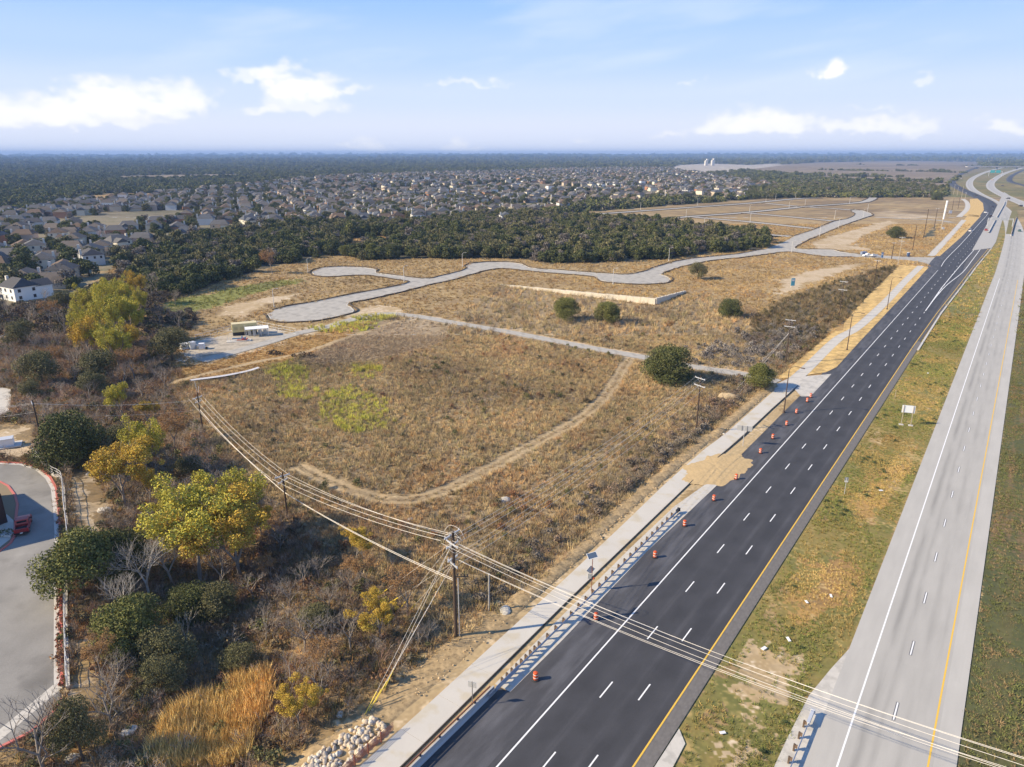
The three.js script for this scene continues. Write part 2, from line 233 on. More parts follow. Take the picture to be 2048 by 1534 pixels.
const tileNoise = (u, v, n, f) => { let s = 0, a = .5, tt = 0; for (let k = 0; k < 4; k++) { const m = n * 2 ** k; const x = u * m, y = v * m, xi = Math.floor(x), yi = Math.floor(y); let fx = x - xi, fy = y - yi; fx = fx * fx * (3 - 2 * fx); fy = fy * fy * (3 - 2 * fy); const g = (i, j) => ntab[((i % m) + m + f * 37) % 256 + (((j % m) + m + f * 91 + k * 13) % 256) * 256]; s += a * lerp(lerp(g(xi, yi), g(xi + 1, yi), fx), lerp(g(xi, yi + 1), g(xi + 1, yi + 1), fx), fy); tt += a; a *= .5; } return s / tt; };
const roughTile = grayTile(512, (u, v) => tileNoise(u, v, 24, 1));

function sheet(x0, x1, z0, z1, nx, nz, uvOf) {
  const pos = [], uv = [], idx = [];
  for (let j = 0; j <= nz; j++) for (let i = 0; i <= nx; i++) {
    const x = x0 + (x1 - x0) * i / nx, z = z0 + (z1 - z0) * j / nz;
    const near = Math.max(sm(-.6, -3, Math.abs(roadO(x, z) - 11) - 28), 0), b = (fbm(x / 3, z / 3, 3) - .5) * .5 * (1 - near) * (pavedAt(x, z) || pavedAt(x + 2, z) || pavedAt(x - 2, z) || pavedAt(x, z + 2) || pavedAt(x, z - 2) ? 0 : 1);
    pos.push(x, gh(x, z) - .08 + Math.min(b, .25) - Math.abs(b) * .2, z); uv.push(...uvOf(x, z));
    if (i < nx && j < nz) { const a = j * (nx + 1) + i; idx.push(a, a + nx + 1, a + 1, a + 1, a + nx + 1, a + nx + 2); }
  }
  return geoFrom(pos, idx, uv);
}

// ---------- carriageways, streets and paths ----------
function speckle(seed, base, amp, W, Hh, extra) { // a colour texture: grain plus whatever extra(u, v) multiplies
  const a = new Uint8Array(W * Hh * 4), r = mulberry(seed);
  for (let j = 0; j < Hh; j++) for (let i = 0; i < W; i++) { const u = i / W, v = j / Hh, m = 1 + (r() - .5) * amp + (tileNoise(u, v, 8, seed % 7) - .5) * amp * 1.6, e = extra ? extra(u, v) : 1, o = (j * W + i) * 4; for (let k = 0; k < 3; k++) a[o + k] = enc(base[k] * m * (Array.isArray(e) ? e[k] : e)); a[o + 3] = 255; }
  const t = new THREE.DataTexture(a, W, Hh); t.colorSpace = THREE.SRGBColorSpace; t.wrapS = t.wrapT = THREE.RepeatWrapping; t.magFilter = t.minFilter = THREE.LinearFilter; t.needsUpdate = true; return t;
}
function ribbon(L, o0, o1, y, du = 1, dv = 1) { // a band along L between two offsets; uv 0..1 across when du = 0
  const A = offsetLine(L, o0), B = offsetLine(L, o1), pos = [], uv = [], idx = []; let s = 0;
  L.forEach((p, i) => { if (i) s += Math.hypot(p[0] - L[i - 1][0], p[1] - L[i - 1][1]); pos.push(A[i][0], y, A[i][1], B[i][0], y, B[i][1]); uv.push(du ? 0 : 0, s / dv, du ? (o1 - o0) / du : 1, s / dv); if (i) { const k = i * 2; idx.push(k - 2, k, k - 1, k - 1, k, k + 1); } });
  return geoFrom(pos, idx, uv);
}
function solidRibbon(L, o0, o1, y0, y1) { // the same with height
  const A = offsetLine(L, o0), B = offsetLine(L, o1), pos = [], uv = [], idx = []; let s = 0; const w = o1 - o0, h = y1 - y0;
  L.forEach((p, i) => { if (i) s += Math.hypot(p[0] - L[i - 1][0], p[1] - L[i - 1][1]); pos.push(A[i][0], y0, A[i][1], A[i][0], y1, A[i][1], A[i][0], y1, A[i][1], B[i][0], y1, B[i][1], B[i][0], y1, B[i][1], B[i][0], y0, B[i][1]); uv.push(s, 0, s, h, s, h, s, h + w, s, h + w, s, 2 * h + w);
    if (i) { const k = i * 6; for (const q of [0, 2, 4]) idx.push(k + q - 6, k + q, k + q - 5, k + q - 5, k + q, k + q + 1); } });
  const g = geoFrom(pos, idx, uv); const n = L.length, P = g.attributes.position; // ends
  const cap = k => geoFrom([0, 1, 3, 5].flatMap(q => [P.getX(k * 6 + q), P.getY(k * 6 + q), P.getZ(k * 6 + q)]), [0, 1, 2, 0, 2, 3], [0, 0, 0, 1, 1, 1, 1, 0]);
  return merge([g, cap(0), cap(n - 1)]);
}
function polySheet(pts, y, scale = 1) {
  const c = pts.map(p => new THREE.Vector2(p[0], p[1])); const f = THREE.ShapeUtils.triangulateShape(c, []);
  return geoFrom(pts.flatMap(p => [p[0], y, p[1]]), f.flatMap(t => [t[0], t[2], t[1]]), pts.flatMap(p => [p[0] / scale, p[1] / scale]));
}
const straight = (s0, s1, step = 12) => { const n = Math.max(1, Math.round((s1 - s0) / step)); return Array.from({ length: n + 1 }, (_, i) => RF(s0 + (s1 - s0) * i / n, 0)); };
// the frontage road: straight for 400 m, then an S-bend towards the horizon
const roadFarPts = [[245.80,-396.41],[307.75,-482.21],[410.67,-626.37],[483.26,-728.50],[548.22,-827.19],[611.13,-935.18],[682.87,-1074.78],[759.23,-1226.65],[851.38,-1404.56],[951.32,-1582.47],[1117.43,-1849.34],[1438.55,-2340.93],[2004.15,-3183.66],[3058.51,-4700.58],[4586.41,-6878.71]];
// the pixels above are the middle of the carriageway, 3.6 m right of the white line
const roadAll = smooth([...straight(-120, 380, 60).map((p) => [p[0] + .81395 * 4, p[1] + .58094 * 4]), ...roadFarPts], 5);
const asphaltTex = speckle(11, [.047, .047, .051], .35, 512, 1024, (u, v) => {       // worn strips between wheel paths, pale dust by the outer edge
  const o = u * 18 - 5.4, lane = ((o + 36) % 3.63) / 3.63, w = Math.exp(-(((lane - .03) / .09) ** 2)) + Math.exp(-(((lane - .97) / .09) ** 2)), n = tileNoise(u * 8, v, 3, 3);
  return 1 + .38 * w * sm(.25, .7, n) * (o > .5 ? 1 : .3) + (o < -.3 ? 0.8 * sm(.3, .8, tileNoise(u * 3, v, 6, 5)) : 0) + (o < .2 ? .25 : 0) - .12 * Math.exp(-(((lane - .5) / .2) ** 2));
});
const M = {
  asphalt: new THREE.MeshStandardMaterial({ map: asphaltTex, roughness: .82, bumpMap: roughTile, bumpScale: .004 }),
  shoulder: new THREE.MeshStandardMaterial({ map: speckle(12, [.145, .135, .125], .3, 256, 512), roughness: .95 }),
  highway: new THREE.MeshStandardMaterial({ roughness: .8, map: speckle(13, [.405, .388, .348], .09, 512, 1024, (u, v) => {       // rubber worn into two wheel paths of each lane
    const o = u * 12.3, q = (c, w) => Math.exp(-(((o - c) / w) ** 2)), n = tileNoise(u * 4, v, 3, 2), n2 = tileNoise(u * 2, v * .5, 12, 4);
    return 1 - (.30 * (q(4.0, .45) + q(5.5, .4)) + .14 * (q(7.7, .45) + q(9.1, .4))) * sm(.2, .75, n) - .10 * (n2 - .5) + (o > 10.4 ? .10 : 0) + (o < 2.6 ? .06 : 0);
  }) }),
  concrete: new THREE.MeshStandardMaterial({ roughness: .9, map: speckle(14, [.53, .50, .44], .10, 512, 512, (u, v) => 1 - .18 * sm(.5, .8, tileNoise(u, v, 5, 6))) }),
  newConcrete: new THREE.MeshStandardMaterial({ roughness: .9, map: speckle(15, [.53, .50, .44], .07, 512, 512, (u, v) => { const t = sm(.5, .8, tileNoise(u, v, 11, 1)); return [1 - .06 * t, 1 - .11 * t, 1 - .22 * t]; }) }),
  street: new THREE.MeshStandardMaterial({ roughness: .92, map: speckle(16, [.41, .385, .335], .14, 512, 512, (u, v) => 1 - .2 * sm(.5, .8, tileNoise(u, v, 6, 3))) }),
  lot: new THREE.MeshStandardMaterial({ roughness: .9, map: speckle(17, [.235, .225, .205], .2, 512, 512, (u, v) => 1 + .5 * (tileNoise(u, v, 4, 3) - .5) + .25 * (tileNoise(u, v, 17, 5) - .5) - .2 * sm(.6, .8, tileNoise(u, v, 9, 5))) }),
  kerb: mat(.52, .50, .46), redKerb: mat(.55, .16, .13, .7), white: mat(.80, .80, .78, .6), yellow: mat(.75, .47, .06, .6), darkStrip: mat(.085, .065, .045, 1),
  steel: mat(.50, .52, .54, .45, { metalness: .7 }), paleSteel: mat(.62, .63, .64, .5, { metalness: .35 }), rust: mat(.23, .085, .05, .8), wood: mat(.075, .05, .034, .95), paleWood: mat(.42, .36, .28, .95), black: mat(.025, .025, .027, .6),
  orange: mat(.66, .105, .025, .55), wire: mat(.80, .75, .66, .6), darkWire: mat(.22, .19, .15, .6), guyYellow: mat(.82, .60, .06, .5), insulator: mat(.55, .58, .62, .35),
};
for (const k of ['asphalt', 'shoulder', 'highway', 'concrete', 'newConcrete', 'street', 'lot']) M[k].side = THREE.DoubleSide;
const lotOuter = [[-110.86,-124.98],[-104.11,-126.37],[-100.20,-126.37],[-95.58,-125.91],[-90.99,-123.61],[-86.51,-119.66],[-82.92,-115.51],[-77.70,-107.75],[-73.01,-100.52],[-69.08,-94.21],[-61.04,-81.02],[-55.29,-71.67],[-51.54,-65.63]]; fillPoly(paved, [...lotOuter, ...[[-50.05,-63.47],[-50.32,-58.85],[-52.21,-56.89],[-56.41,-49.63],[-73.25,-56.51]]], 1); fillPoly(paved, [[-154.30,-174.53],[-132.59,-173.29],[-128.92,-172.06],[-123.15,-163.53],[-117.22,-153.72],[-118.17,-152.40],[-135.86,-151.43]], 1);
// shared plan for everything paved (no plants there)
fillPoly(paved, strip(-120, 400, -5.4, 12.6), 1); fillPoly(paved, band(roadAll, -9, 9), 1); fillPoly(paved, strip(-120, 1000, 24.5, 37), 1);

struct('frontage_road', ribbon(roadAll, -9.4, 6.9, .03, 0, 30), M.asphalt, 'dark new asphalt frontage road with three lanes');
struct('road_shoulder', ribbon(straight(-120, 212), 11.05, 12.55, .034, 2, 3), M.shoulder, 'grey shoulder strip beside the yellow edge line');
struct('edge_line', ribbon(straight(-120, 384), -.09, .09, .04), M.white, 'long white edge line of the frontage road');
struct('edge_line', ribbon([...straight(-120, 205).map(p => [p[0] + 10.94 * .81395, p[1] + 10.94 * .58094]), RF(265, 11.5), RF(332, 12.8), RF(406, 14), RF(481, 15.8), RF(503, 16.2)], -.09, .09, .048), M.yellow, 'long yellow edge line of the frontage road');
struct('edge_line', ribbon(roadAll.filter(p => roadS(p[0], p[1]) > 398 && Math.hypot(...p) < 900), -3.4, -3.15, .045), M.white, 'white edge line along the bend of the frontage road');
struct('edge_line', ribbon(roadAll.filter(p => roadS(p[0], p[1]) > 520), 6.2, 6.4, .045), M.yellow, 'yellow edge line along the bend of the frontage road');
{ const dash = new THREE.PlaneGeometry(.16, 3.05).rotateX(-Math.PI / 2); let k = 0;   // painted lane dashes
  const marks = new THREE.Group(); marks.name = 'lane_markings'; marks.userData = { kind: 'structure', label: 'white broken lane lines on the dark asphalt' }; scene.add(marks);
  for (const [o, s0] of [[3.75, 14.1], [7.42, 16.25]]) for (let i = -6; i < 31; i++) { const s = s0 + i * 12.24 + 1.5, [x, z] = RF(s, o), m = mesh('lane_dash', dash, M.white, marks); m.position.set(x, .042, z); m.rotation.y = ROADTURN; }
  for (const [i, p] of roadAll.entries()) if (roadS(p[0], p[1]) > 395 && i % 3 === 0 && Math.hypot(...p) < 1000) for (const o of [.2, 3.8]) { const [x, z] = offsetLine(roadAll, o)[i], q = roadAll[i + 1], m = mesh('lane_dash', dash, M.white, marks); m.position.set(x, .042, z); m.rotation.y = Math.atan2(-(q[0] - p[0]), -(q[1] - p[1])); }
}
struct('road_shoulder', polySheet([RF(-60, -6.5), RF(8.9, -6.5), RF(8.9, -5.2), RF(-60, -5.2)], .026, 3), new THREE.MeshStandardMaterial({ map: speckle(20, [.062, .061, .063], .3, 256, 256), roughness: .9, side: THREE.DoubleSide }), 'dark asphalt strip along the concrete barrier');
// the slip lane that splits off to the right ahead: two white gore lines and a light island
struct('gore_line', ribbon([[159.26,-266.84],[194.77,-317.11],[240.54,-379.80],[294.71,-453.21],[320.46,-487.87]], -.15, .15, .046), M.white, 'white gore line splitting the slip lane from the frontage road');
struct('gore_line', ribbon(smooth([[159.26,-266.84],[179.30,-294.80],[200.80,-323.52],[229.89,-359.62],[262.70,-404.24],[300.11,-455.71]], 6), -.15, .15, .05), M.white, 'second white gore line curving with the slip lane');
const slipPoly = [RF(200, 10.9), RF(211, 12), RF(265, 12.4), RF(332, 13.8), RF(406, 15), RF(481, 16.9), RF(505, 17.4), RF(505, 8), RF(470, 5), RF(200, 5)];
struct('slip_road', polySheet(slipPoly, .024, 6), new THREE.MeshStandardMaterial({ map: speckle(19, [.085, .082, .082], .25, 256, 256), roughness: .9, side: THREE.DoubleSide }), 'grey slip lane leading to the concrete highway ramp');
fillPoly(paved, slipPoly, 1); struct('kerb', solidRibbon([RF(200, 12.5), RF(265, 12.5), RF(332, 13.9), RF(406, 15.1), RF(481, 17), RF(505, 17.5)], 0, .55, -.1, .16), M.kerb, 'pale kerb along the right edge of the slip lane');

// the concrete highway, parallel to it
const hwLine = straight(-120, 372, 12), hwFar = smooth([...straight(372, 392, 20).map(p => [p[0] + .81395 * 30.75, p[1] + .58094 * 30.75]), ...[[230.02,-326.15],[299.95,-425.18],[375.51,-534.78],[457.19,-660.57],[539.83,-796.43],[618.21,-935.18],[691.72,-1074.78],[794.75,-1262.23],[922.17,-1475.73],[1112.65,-1774.61],[1418.02,-2222.95],[1815.99,-2783.36],[2509.50,-3717.39]].slice(1)], 6);
struct('highway', ribbon(hwLine, 24.6, 36.9, .02, 0, 40), M.highway, 'pale concrete highway with worn wheel paths');
struct('highway', ribbon(hwFar, -6.1, 6.1, .012, 0, 40), M.highway, 'far bend of the pale concrete highway');
fillPoly(paved, band(hwFar, -7, 7), 1);
for (const [o, m, l] of [[27.3, M.white, 'white edge line of the concrete highway'], [34.6, M.yellow, 'yellow edge line of the concrete highway']]) struct('edge_line', ribbon(hwLine, o - .09, o + .09, .026), m, l);
{ const marks = new THREE.Group(); marks.name = 'lane_markings'; marks.userData = { kind: 'structure', label: 'white lane dashes with dark borders on the concrete highway' }; scene.add(marks);
  const d = new THREE.PlaneGeometry(.14, 3.05).rotateX(-Math.PI / 2), b = new THREE.PlaneGeometry(.34, 3.2).rotateX(-Math.PI / 2), bm = mat(.16, .16, .165, .9);
  for (let i = -2; i < 36; i++) { const [x, z] = RF(31 + i * 12.6, 30.85); const q = mesh('dash_border', b, bm, marks); q.position.set(x, .025, z); q.rotation.y = ROADTURN; const m = mesh('lane_dash', d, M.white, marks); m.position.set(x, .03, z); m.rotation.y = ROADTURN; } }
// opposite carriageway and ramps, far off
const hw2 = smooth([[363.96,-404.24],[502.08,-660.57],[619.21,-877.95],[709.80,-1048.74],[830.17,-1262.23],[964.50,-1475.73],[1168.28,-1774.61],[1617.98,-2404.70],[2293.38,-3302.27]], 10);
struct('highway', ribbon(hw2, -7, 7, .02, 0, 40), M.highway, 'opposite carriageway of the highway sweeping through the distance'); fillPoly(paved, band(hw2, -8, 8), 1);
struct('frontage_road', ribbon(smooth([[513.62,-534.78],[667.54,-860.37],[971.30,-1382.32],[1115.33,-1641.77],[1935.04,-2783.36],[2930.04,-4057.04]], 10), -6, 6, .024, 0, 30), M.asphalt, 'far dark frontage road on the other side of the highway');
struct('highway_ramp', polySheet([[288.25,-445.88],[398.09,-603.97],[476.32,-716.25],[782.93,-1161.11],[733.01,-1074.78],[487.72,-716.25],[332.58,-490.75],[308.78,-458.23]], .05, 4), M.highway, 'pale concrete ramp between frontage road and highway');

fillPoly(paved, [[288.25,-445.88],[398.09,-603.97],[476.32,-716.25],[782.93,-1161.11],[733.01,-1074.78],[493.67,-716.25],[336.02,-490.75],[302.35,-448.30]], 1);
// shared path, new concrete, with a dark joint board along its right edge
const along = (s, t) => { let k = 0; while (k < t.length - 2 && t[k + 1][0] < s) k++; return lerp(t[k][1], t[k + 1][1], Math.min(1, Math.max(0, (s - t[k][0]) / (t[k + 1][0] - t[k][0])))); };
const pathEdge = s => [along(s, [[-26, -10.9], [0, -11.1], [30, -11.4], [50, -11.8], [68, -12.4], [88, -12.4], [98, -11.8], [142, -11.8]]), along(s, [[-26, -7.6], [-5, -7.75], [28, -8.5], [76, -8.9], [104, -8.4], [142, -8.0]])];
const slabs = []; const pathRoot = new THREE.Group(); pathRoot.name = numbered('footpath'); pathRoot.userData = { kind: 'structure', label: 'new pale concrete path beside the frontage road' }; scene.add(pathRoot);
for (let s = -26; s < 142; s += 6) { const [a, b] = pathEdge(s), e = s + 5.97, [c, d] = pathEdge(e); const p = [RF(s, a), RF(e, c), RF(e, d), RF(s, b)];
  mesh('path_slab', merge([polySheet(p, .06, 19), ...[0, 1, 2, 3].map(i => { const q = p[i], w = p[(i + 1) % 4]; return geoFrom([q[0], -.2, q[1], w[0], -.2, w[1], w[0], .06, w[1], q[0], .06, q[1]], [0, 1, 2, 0, 2, 3], [0, 0, 1, 0, 1, .1, 0, .1]); })]), M.newConcrete, pathRoot); fillPoly(paved, p, 1); }
mesh('joint_board', solidRibbon(Array.from({ length: 18 }, (_, i) => RF(-26 + i * 6, pathEdge(-26 + i * 6)[1])), .02, .15, -.1, .11), mat(.05, .045, .04), pathRoot);
mesh('joint_board', solidRibbon([RF(84, -8.8), RF(100, -8.3), RF(120, -8.3), RF(142, -8.0)], .02, .2, -.1, .16), mat(.05, .045, .04), pathRoot);
const path2 = smooth([[68.38,-170.45],[78.80,-184.15],[108.09,-225.61],[117.50,-236.02],[150.47,-281.17],[186.39,-332.92],[220.82,-381.58]], 4); struct('footpath', ribbon(path2, -1.6, 1.6, .075, 6, 6), M.concrete, 'grey path winding through the golden straw matting'); fillPoly(paved, band(path2, -2, 2), 1);
const path3 = smooth([[248.40,-420.82],[305.16,-502.60],[366.52,-591.26],[414.13,-660.57]], 6); struct('footpath', ribbon(path3, -2, 2, .075, 6, 6), M.concrete, 'pale path beside the road beyond the side street'); fillPoly(paved, band(path3, -2, 2), 1);
const path4 = smooth([[429.05,-692.92],[500.25,-796.43],[567.30,-905.68],[606.04,-977.58]], 6); struct('footpath', ribbon(path4, -2.5, 2.5, .075, 6, 6), M.concrete, 'far pale path bending past the utility poles'); fillPoly(paved, band(path4, -2, 2), 1);
const drive = [RF(139, -13), RF(148, -11.6), RF(158, -3.2), RF(148, -3.1), RF(135, -3.1), RF(133.5, -5), RF(137, -7), RF(139, -8.2)]; struct('driveway', polySheet(drive, .066, 6), M.concrete, 'pale concrete driveway where the access road meets the asphalt'); fillPoly(paved, drive, 1);
// mow strip below the guardrail
const mow = [[9, -7.0], [20, -7.3], [45, -7.6], [61, -7.5], [76, -5.9], [80, -4.3], [61, -4.7], [45, -5.1], [20, -4.75], [9, -4.85]].map(q => RF(...q)); struct('mow_strip', polySheet(mow, .045, 5), M.newConcrete, 'pale concrete strip under the steel guardrail');
fillPoly(paved, mow, 1);
struct('concrete_flume', polySheet([RF(1, 12.6), RF(15, 12.7), RF(13.5, 14.0), RF(9, 14.2), RF(1, 17)], .05, 4), M.concrete, 'pale concrete flume at the corner of the grass median'); fillPoly(paved, strip(0, 14.5, 12.5, 14.5), 1);
struct('concrete_apron', polySheet([RF(-40, 21.6), RF(20, 22.3), RF(28, 22.6), RF(34, 23.6), RF(39, 24.6), RF(-40, 24.6)], .018, 4), M.concrete, 'pale concrete apron along the highway guardrail'); fillPoly(paved, strip(-40, 36, 22.4, 24.6), 1);

// golden straw matting on both sides of the far path
const strawTex = speckle(21, [.60, .405, .145], .5, 512, 512, (u, v) => { const t = sm(.4, .75, tileNoise(u, v, 5, 2)), q = sm(.55, .7, tileNoise(u, v, 14, 4)); return [1 - .28 * t + .1 * q, 1 - .3 * t + .12 * q, 1 - .3 * t + .25 * q]; });
const straw = new THREE.MeshStandardMaterial({ map: strawTex, roughness: 1, side: THREE.DoubleSide, bumpMap: roughTile, bumpScale: .05 });
struct('straw_matting', polySheet([RF(145, -13.6), RF(147, -14.2), RF(183, -14.1), RF(210, -13.9), RF(214, -11.5), RF(226, -13.6), RF(265, -15.7), RF(392, -19), RF(396, -14), RF(392, -5.1), RF(300, -4.3), RF(202, -3.9), RF(166, -3.5), RF(159, -4.8)], .05, 11), straw, 'golden straw erosion matting beside the grey path');
fillPoly(paved, strip(147, 395, -14, -4), 1); fillPoly(paved, [RF(225, -13), RF(265, -15.5), RF(392, -19), RF(392, -10), RF(225, -10)], 1);
struct('straw_matting', polySheet([[253.74,-420.82],[249.59,-420.82],[374.16,-603.97],[414.13,-660.57],[460.58,-728.50],[457.43,-704.40],[401.97,-626.37],[332.22,-528.03]], .05, 3), straw, 'narrow golden straw matting beyond the side street');
struct('straw_matting', polySheet([[439.38,-704.40],[532.60,-843.46],[615.45,-977.58],[632.56,-988.77],[581.25,-896.25],[509.68,-781.88],[448.25,-692.92]], .05, 3), straw, 'far golden straw matting inside the road bend');

// ---------- the unfinished subdivision ----------
const mainStreet = [[-92.22,-261.49],[-88.14,-253],[-83.03,-248.94],[-77.80,-248.94],[-70.49,-251.36],[-64.21,-258.89],[-61.04,-264.14],[-61.24,-267.76],[-63.62,-273.36],[-66.06,-277.21],[-66.56,-282.18],[-59.63,-291.55],[-49.52,-306.16],[-38.69,-324.83],[-29.76,-337.10],[-21.58,-353.34],[-13.29,-367.78],[-5.82,-373.70],[4.18,-368.61],[20.58,-358.03],[34.98,-351.81],[41.54,-345.78],[42.61,-336.26],[46.59,-330.18],[53,-327.49],[63.03,-326.15],[72.71,-330.18],[76.13,-338.52],[76.27,-347.27],[74.02,-353.34],[80.02,-365.29],[94.31,-384.28],[112.42,-402.25],[129.08,-412.37],[147.58,-425.18],[162.69,-436.44],[172.20,-439.70],[178.85,-428.50],[185.83,-418.68],[198.92,-417.62],[213.68,-412.37],[229.22,-398.34],[226.90,-378.04],[251.23,-414.45],[233.37,-416.56],[209.09,-427.38],[202.39,-438.76],[202.62,-449.27],[195.02,-450.74],[187.11,-450.74],[180.61,-454.46],[183.36,-463.36],[208.99,-505.65],[231.36,-538.22],[275.47,-603.97],[330.14,-679.62],[355.21,-713.85],[365.88,-737.96],[373.48,-771.30],[375.41,-792.74],[360.70,-767.83],[348.65,-731.63],[314.97,-674.22],[290.67,-647.45],[244.29,-577.07],[206.70,-524.72],[185.17,-487.87],[160.13,-451.48],[138.17,-429.61],[123.90,-420.82],[103.37,-408.27],[91.54,-396.41],[78.13,-378.04],[67.25,-360.42],[58.34,-352.57],[46.22,-355.83],[28.43,-364.47],[9.03,-375.07],[5.21,-388.12],[-1.95,-395.26],[-14.24,-395.26],[-22.04,-389.79],[-24.49,-380.33],[-22.71,-372.84],[-31.11,-353.34],[-41.17,-340.38],[-60.15,-351.35],[-69.36,-358.03],[-71.85,-370.12],[-79.65,-376.29],[-91.94,-378.74],[-100.65,-375.07],[-102.02,-360.42],[-98.08,-351.35],[-91.95,-346.82],[-78.36,-351.35],[-71.13,-351.35],[-54.45,-338.52],[-47.33,-332.23],[-51.71,-320.54],[-67.72,-301.06],[-81.57,-282.18],[-88.34,-274.98],[-91.88,-268.12]];
struct('street', polySheet(mainStreet, .02, 12), M.street, 'pale grey winding street with two cul-de-sacs'); fillPoly(paved, mainStreet, 1);
const kerbRuns = [[0, 39], [45, 65], [67, 118]];
const sideStreets = [
  [[[52.11,-710.28],[67.67,-692.92],[82.50,-676.37],[110.71,-640.60],[143.72,-595.44],[179.50,-548.79],[203.77,-524.72]], 'long side street nearest to the dark wood'],
  [[[108.40,-645.48],[166.53,-692.92],[238.79,-744.40],[340.36,-835.25],[412.91,-887.01],[442.82,-915.31],[483.76,-977.58]], 'middle side street crossing the bare lots'],
  [[[56.57,-704.40],[88.69,-728.50],[194.83,-813.84],[286.47,-887.01],[393.39,-988.77],[423.29,-1000.22]], 'outermost side street before the houses'],
  [[[172.57,-690.11],[211.64,-640.60],[243.90,-581.06]], 'short side street between two bare lots'],
  [[[238.81,-741.17],[266.84,-692.92],[288.81,-650.44]], 'second short side street between bare lots'],
  [[[310.29,-887.01],[334.30,-827.19],[352.83,-803.91],[368.17,-774.79]], 'farthest short side street'],
  [[[503.42,-1093.77],[534.09,-1095.15],[519.75,-1048.74],[483.76,-977.58]], 'street end bending by the far wood'],
];
sideStreets.forEach(([L, label], i) => { const P = smooth(L, 8); struct('street', ribbon(P, -4.9, 4.9, .05 + i * .02, 5, 5), M.street, label); fillPoly(paved, band(P, -4.5, 4.5), 1);
  for (const s of [-1, 1]) { const k = mesh('dark_edge_strip', solidRibbon(offsetLine(P, s * 6.2).map((p, q) => [p[0] + (noise(q * .7, i * 3 + s) - .5) * 1.2, p[1] + (noise(q * .7, i * 5 + 9) - .5) * 1.2]), -.3, .3, -.1, .42), M.darkStrip); tag(k, `dark raised strip, ${s > 0 ? 'near' : 'far'} edge of the ${label}`, 'erosion sock', 'dark strips along the subdivision streets'); } });  // a low dark strip with a wavering line beside both street edges
kerbRuns.forEach(([a, b], i) => { const L = mainStreet.slice(a, Math.min(b + 1, mainStreet.length)); struct('kerb', solidRibbon(L, -.02, .3, -.1, .15), M.kerb, ['kerb along the near side of the winding street', 'kerb along the far avenue', 'kerb along the wood side of the winding street'][i]);
  const k = mesh('dark_edge_strip', solidRibbon(smooth(offsetLine(L, 1.3), 2.5).map((p, q) => [p[0] + (noise(q * .8, i * 3) - .5) * 1.1, p[1] + (noise(q * .8, i * 5 + 9) - .5) * 1.1]), -.24, .24, -.1, .4), M.darkStrip); tag(k, ['dark raised strip along the near kerb of the winding street', 'dark raised strip along the far avenue kerb', 'dark raised strip along the winding street kerb on the wood side'][i], 'erosion sock', 'dark strips along the subdivision streets'); });  // a low dark strip follows each kerb run, slightly wavering
const access = smooth([[-90.70,-197.50],[-85.30,-207.15],[-78.59,-219.12],[-72.60,-231.05],[-65.18,-239.69],[-59.01,-251.36],[-53.33,-259.75],[-48.34,-262.37],[-36.21,-258.03],[-22.32,-248.15],[-1.19,-233.15],[13.13,-221.67],[26.20,-211.20],[38.72,-202.14],[51.81,-191.77],[63.35,-184.61],[70.55,-177.92]], 4);
struct('access_road', ribbon(access, -2.3, 2.3, .035, 6, 6), M.street, 'narrow pale access road crossing the brown field'); fillPoly(paved, band(access, -2.6, 2.6), 1);
fillPoly(cover, band(access, -3.4, 3.4), PALE);
const pad = [[-99.58,-216.03],[-91.31,-239.69],[-75.42,-230.36],[-87.11,-208.29],[-92.99,-202.24]]; struct('gravel_yard', polySheet(pad, .02, 6), new THREE.MeshStandardMaterial({ roughness: 1, side: THREE.DoubleSide, map: speckle(18, [.43, .375, .29], .3, 256, 256, (u, v) => 1 - .3 * sm(.45, .75, tileNoise(u, v, 4, 2))) }), 'pale gravel yard of the lift station'); fillPoly(paved, pad, 1);
const farRoad = smooth([[348.42,-692.92],[363.76,-676.37],[387.56,-660.57],[388.86,-635.78]], 8); struct('access_road', ribbon(farRoad, -3, 3, .06, 6, 6), M.street, 'far narrow road between avenue and highway'); fillPoly(paved, band(farRoad, -3, 3), 1);

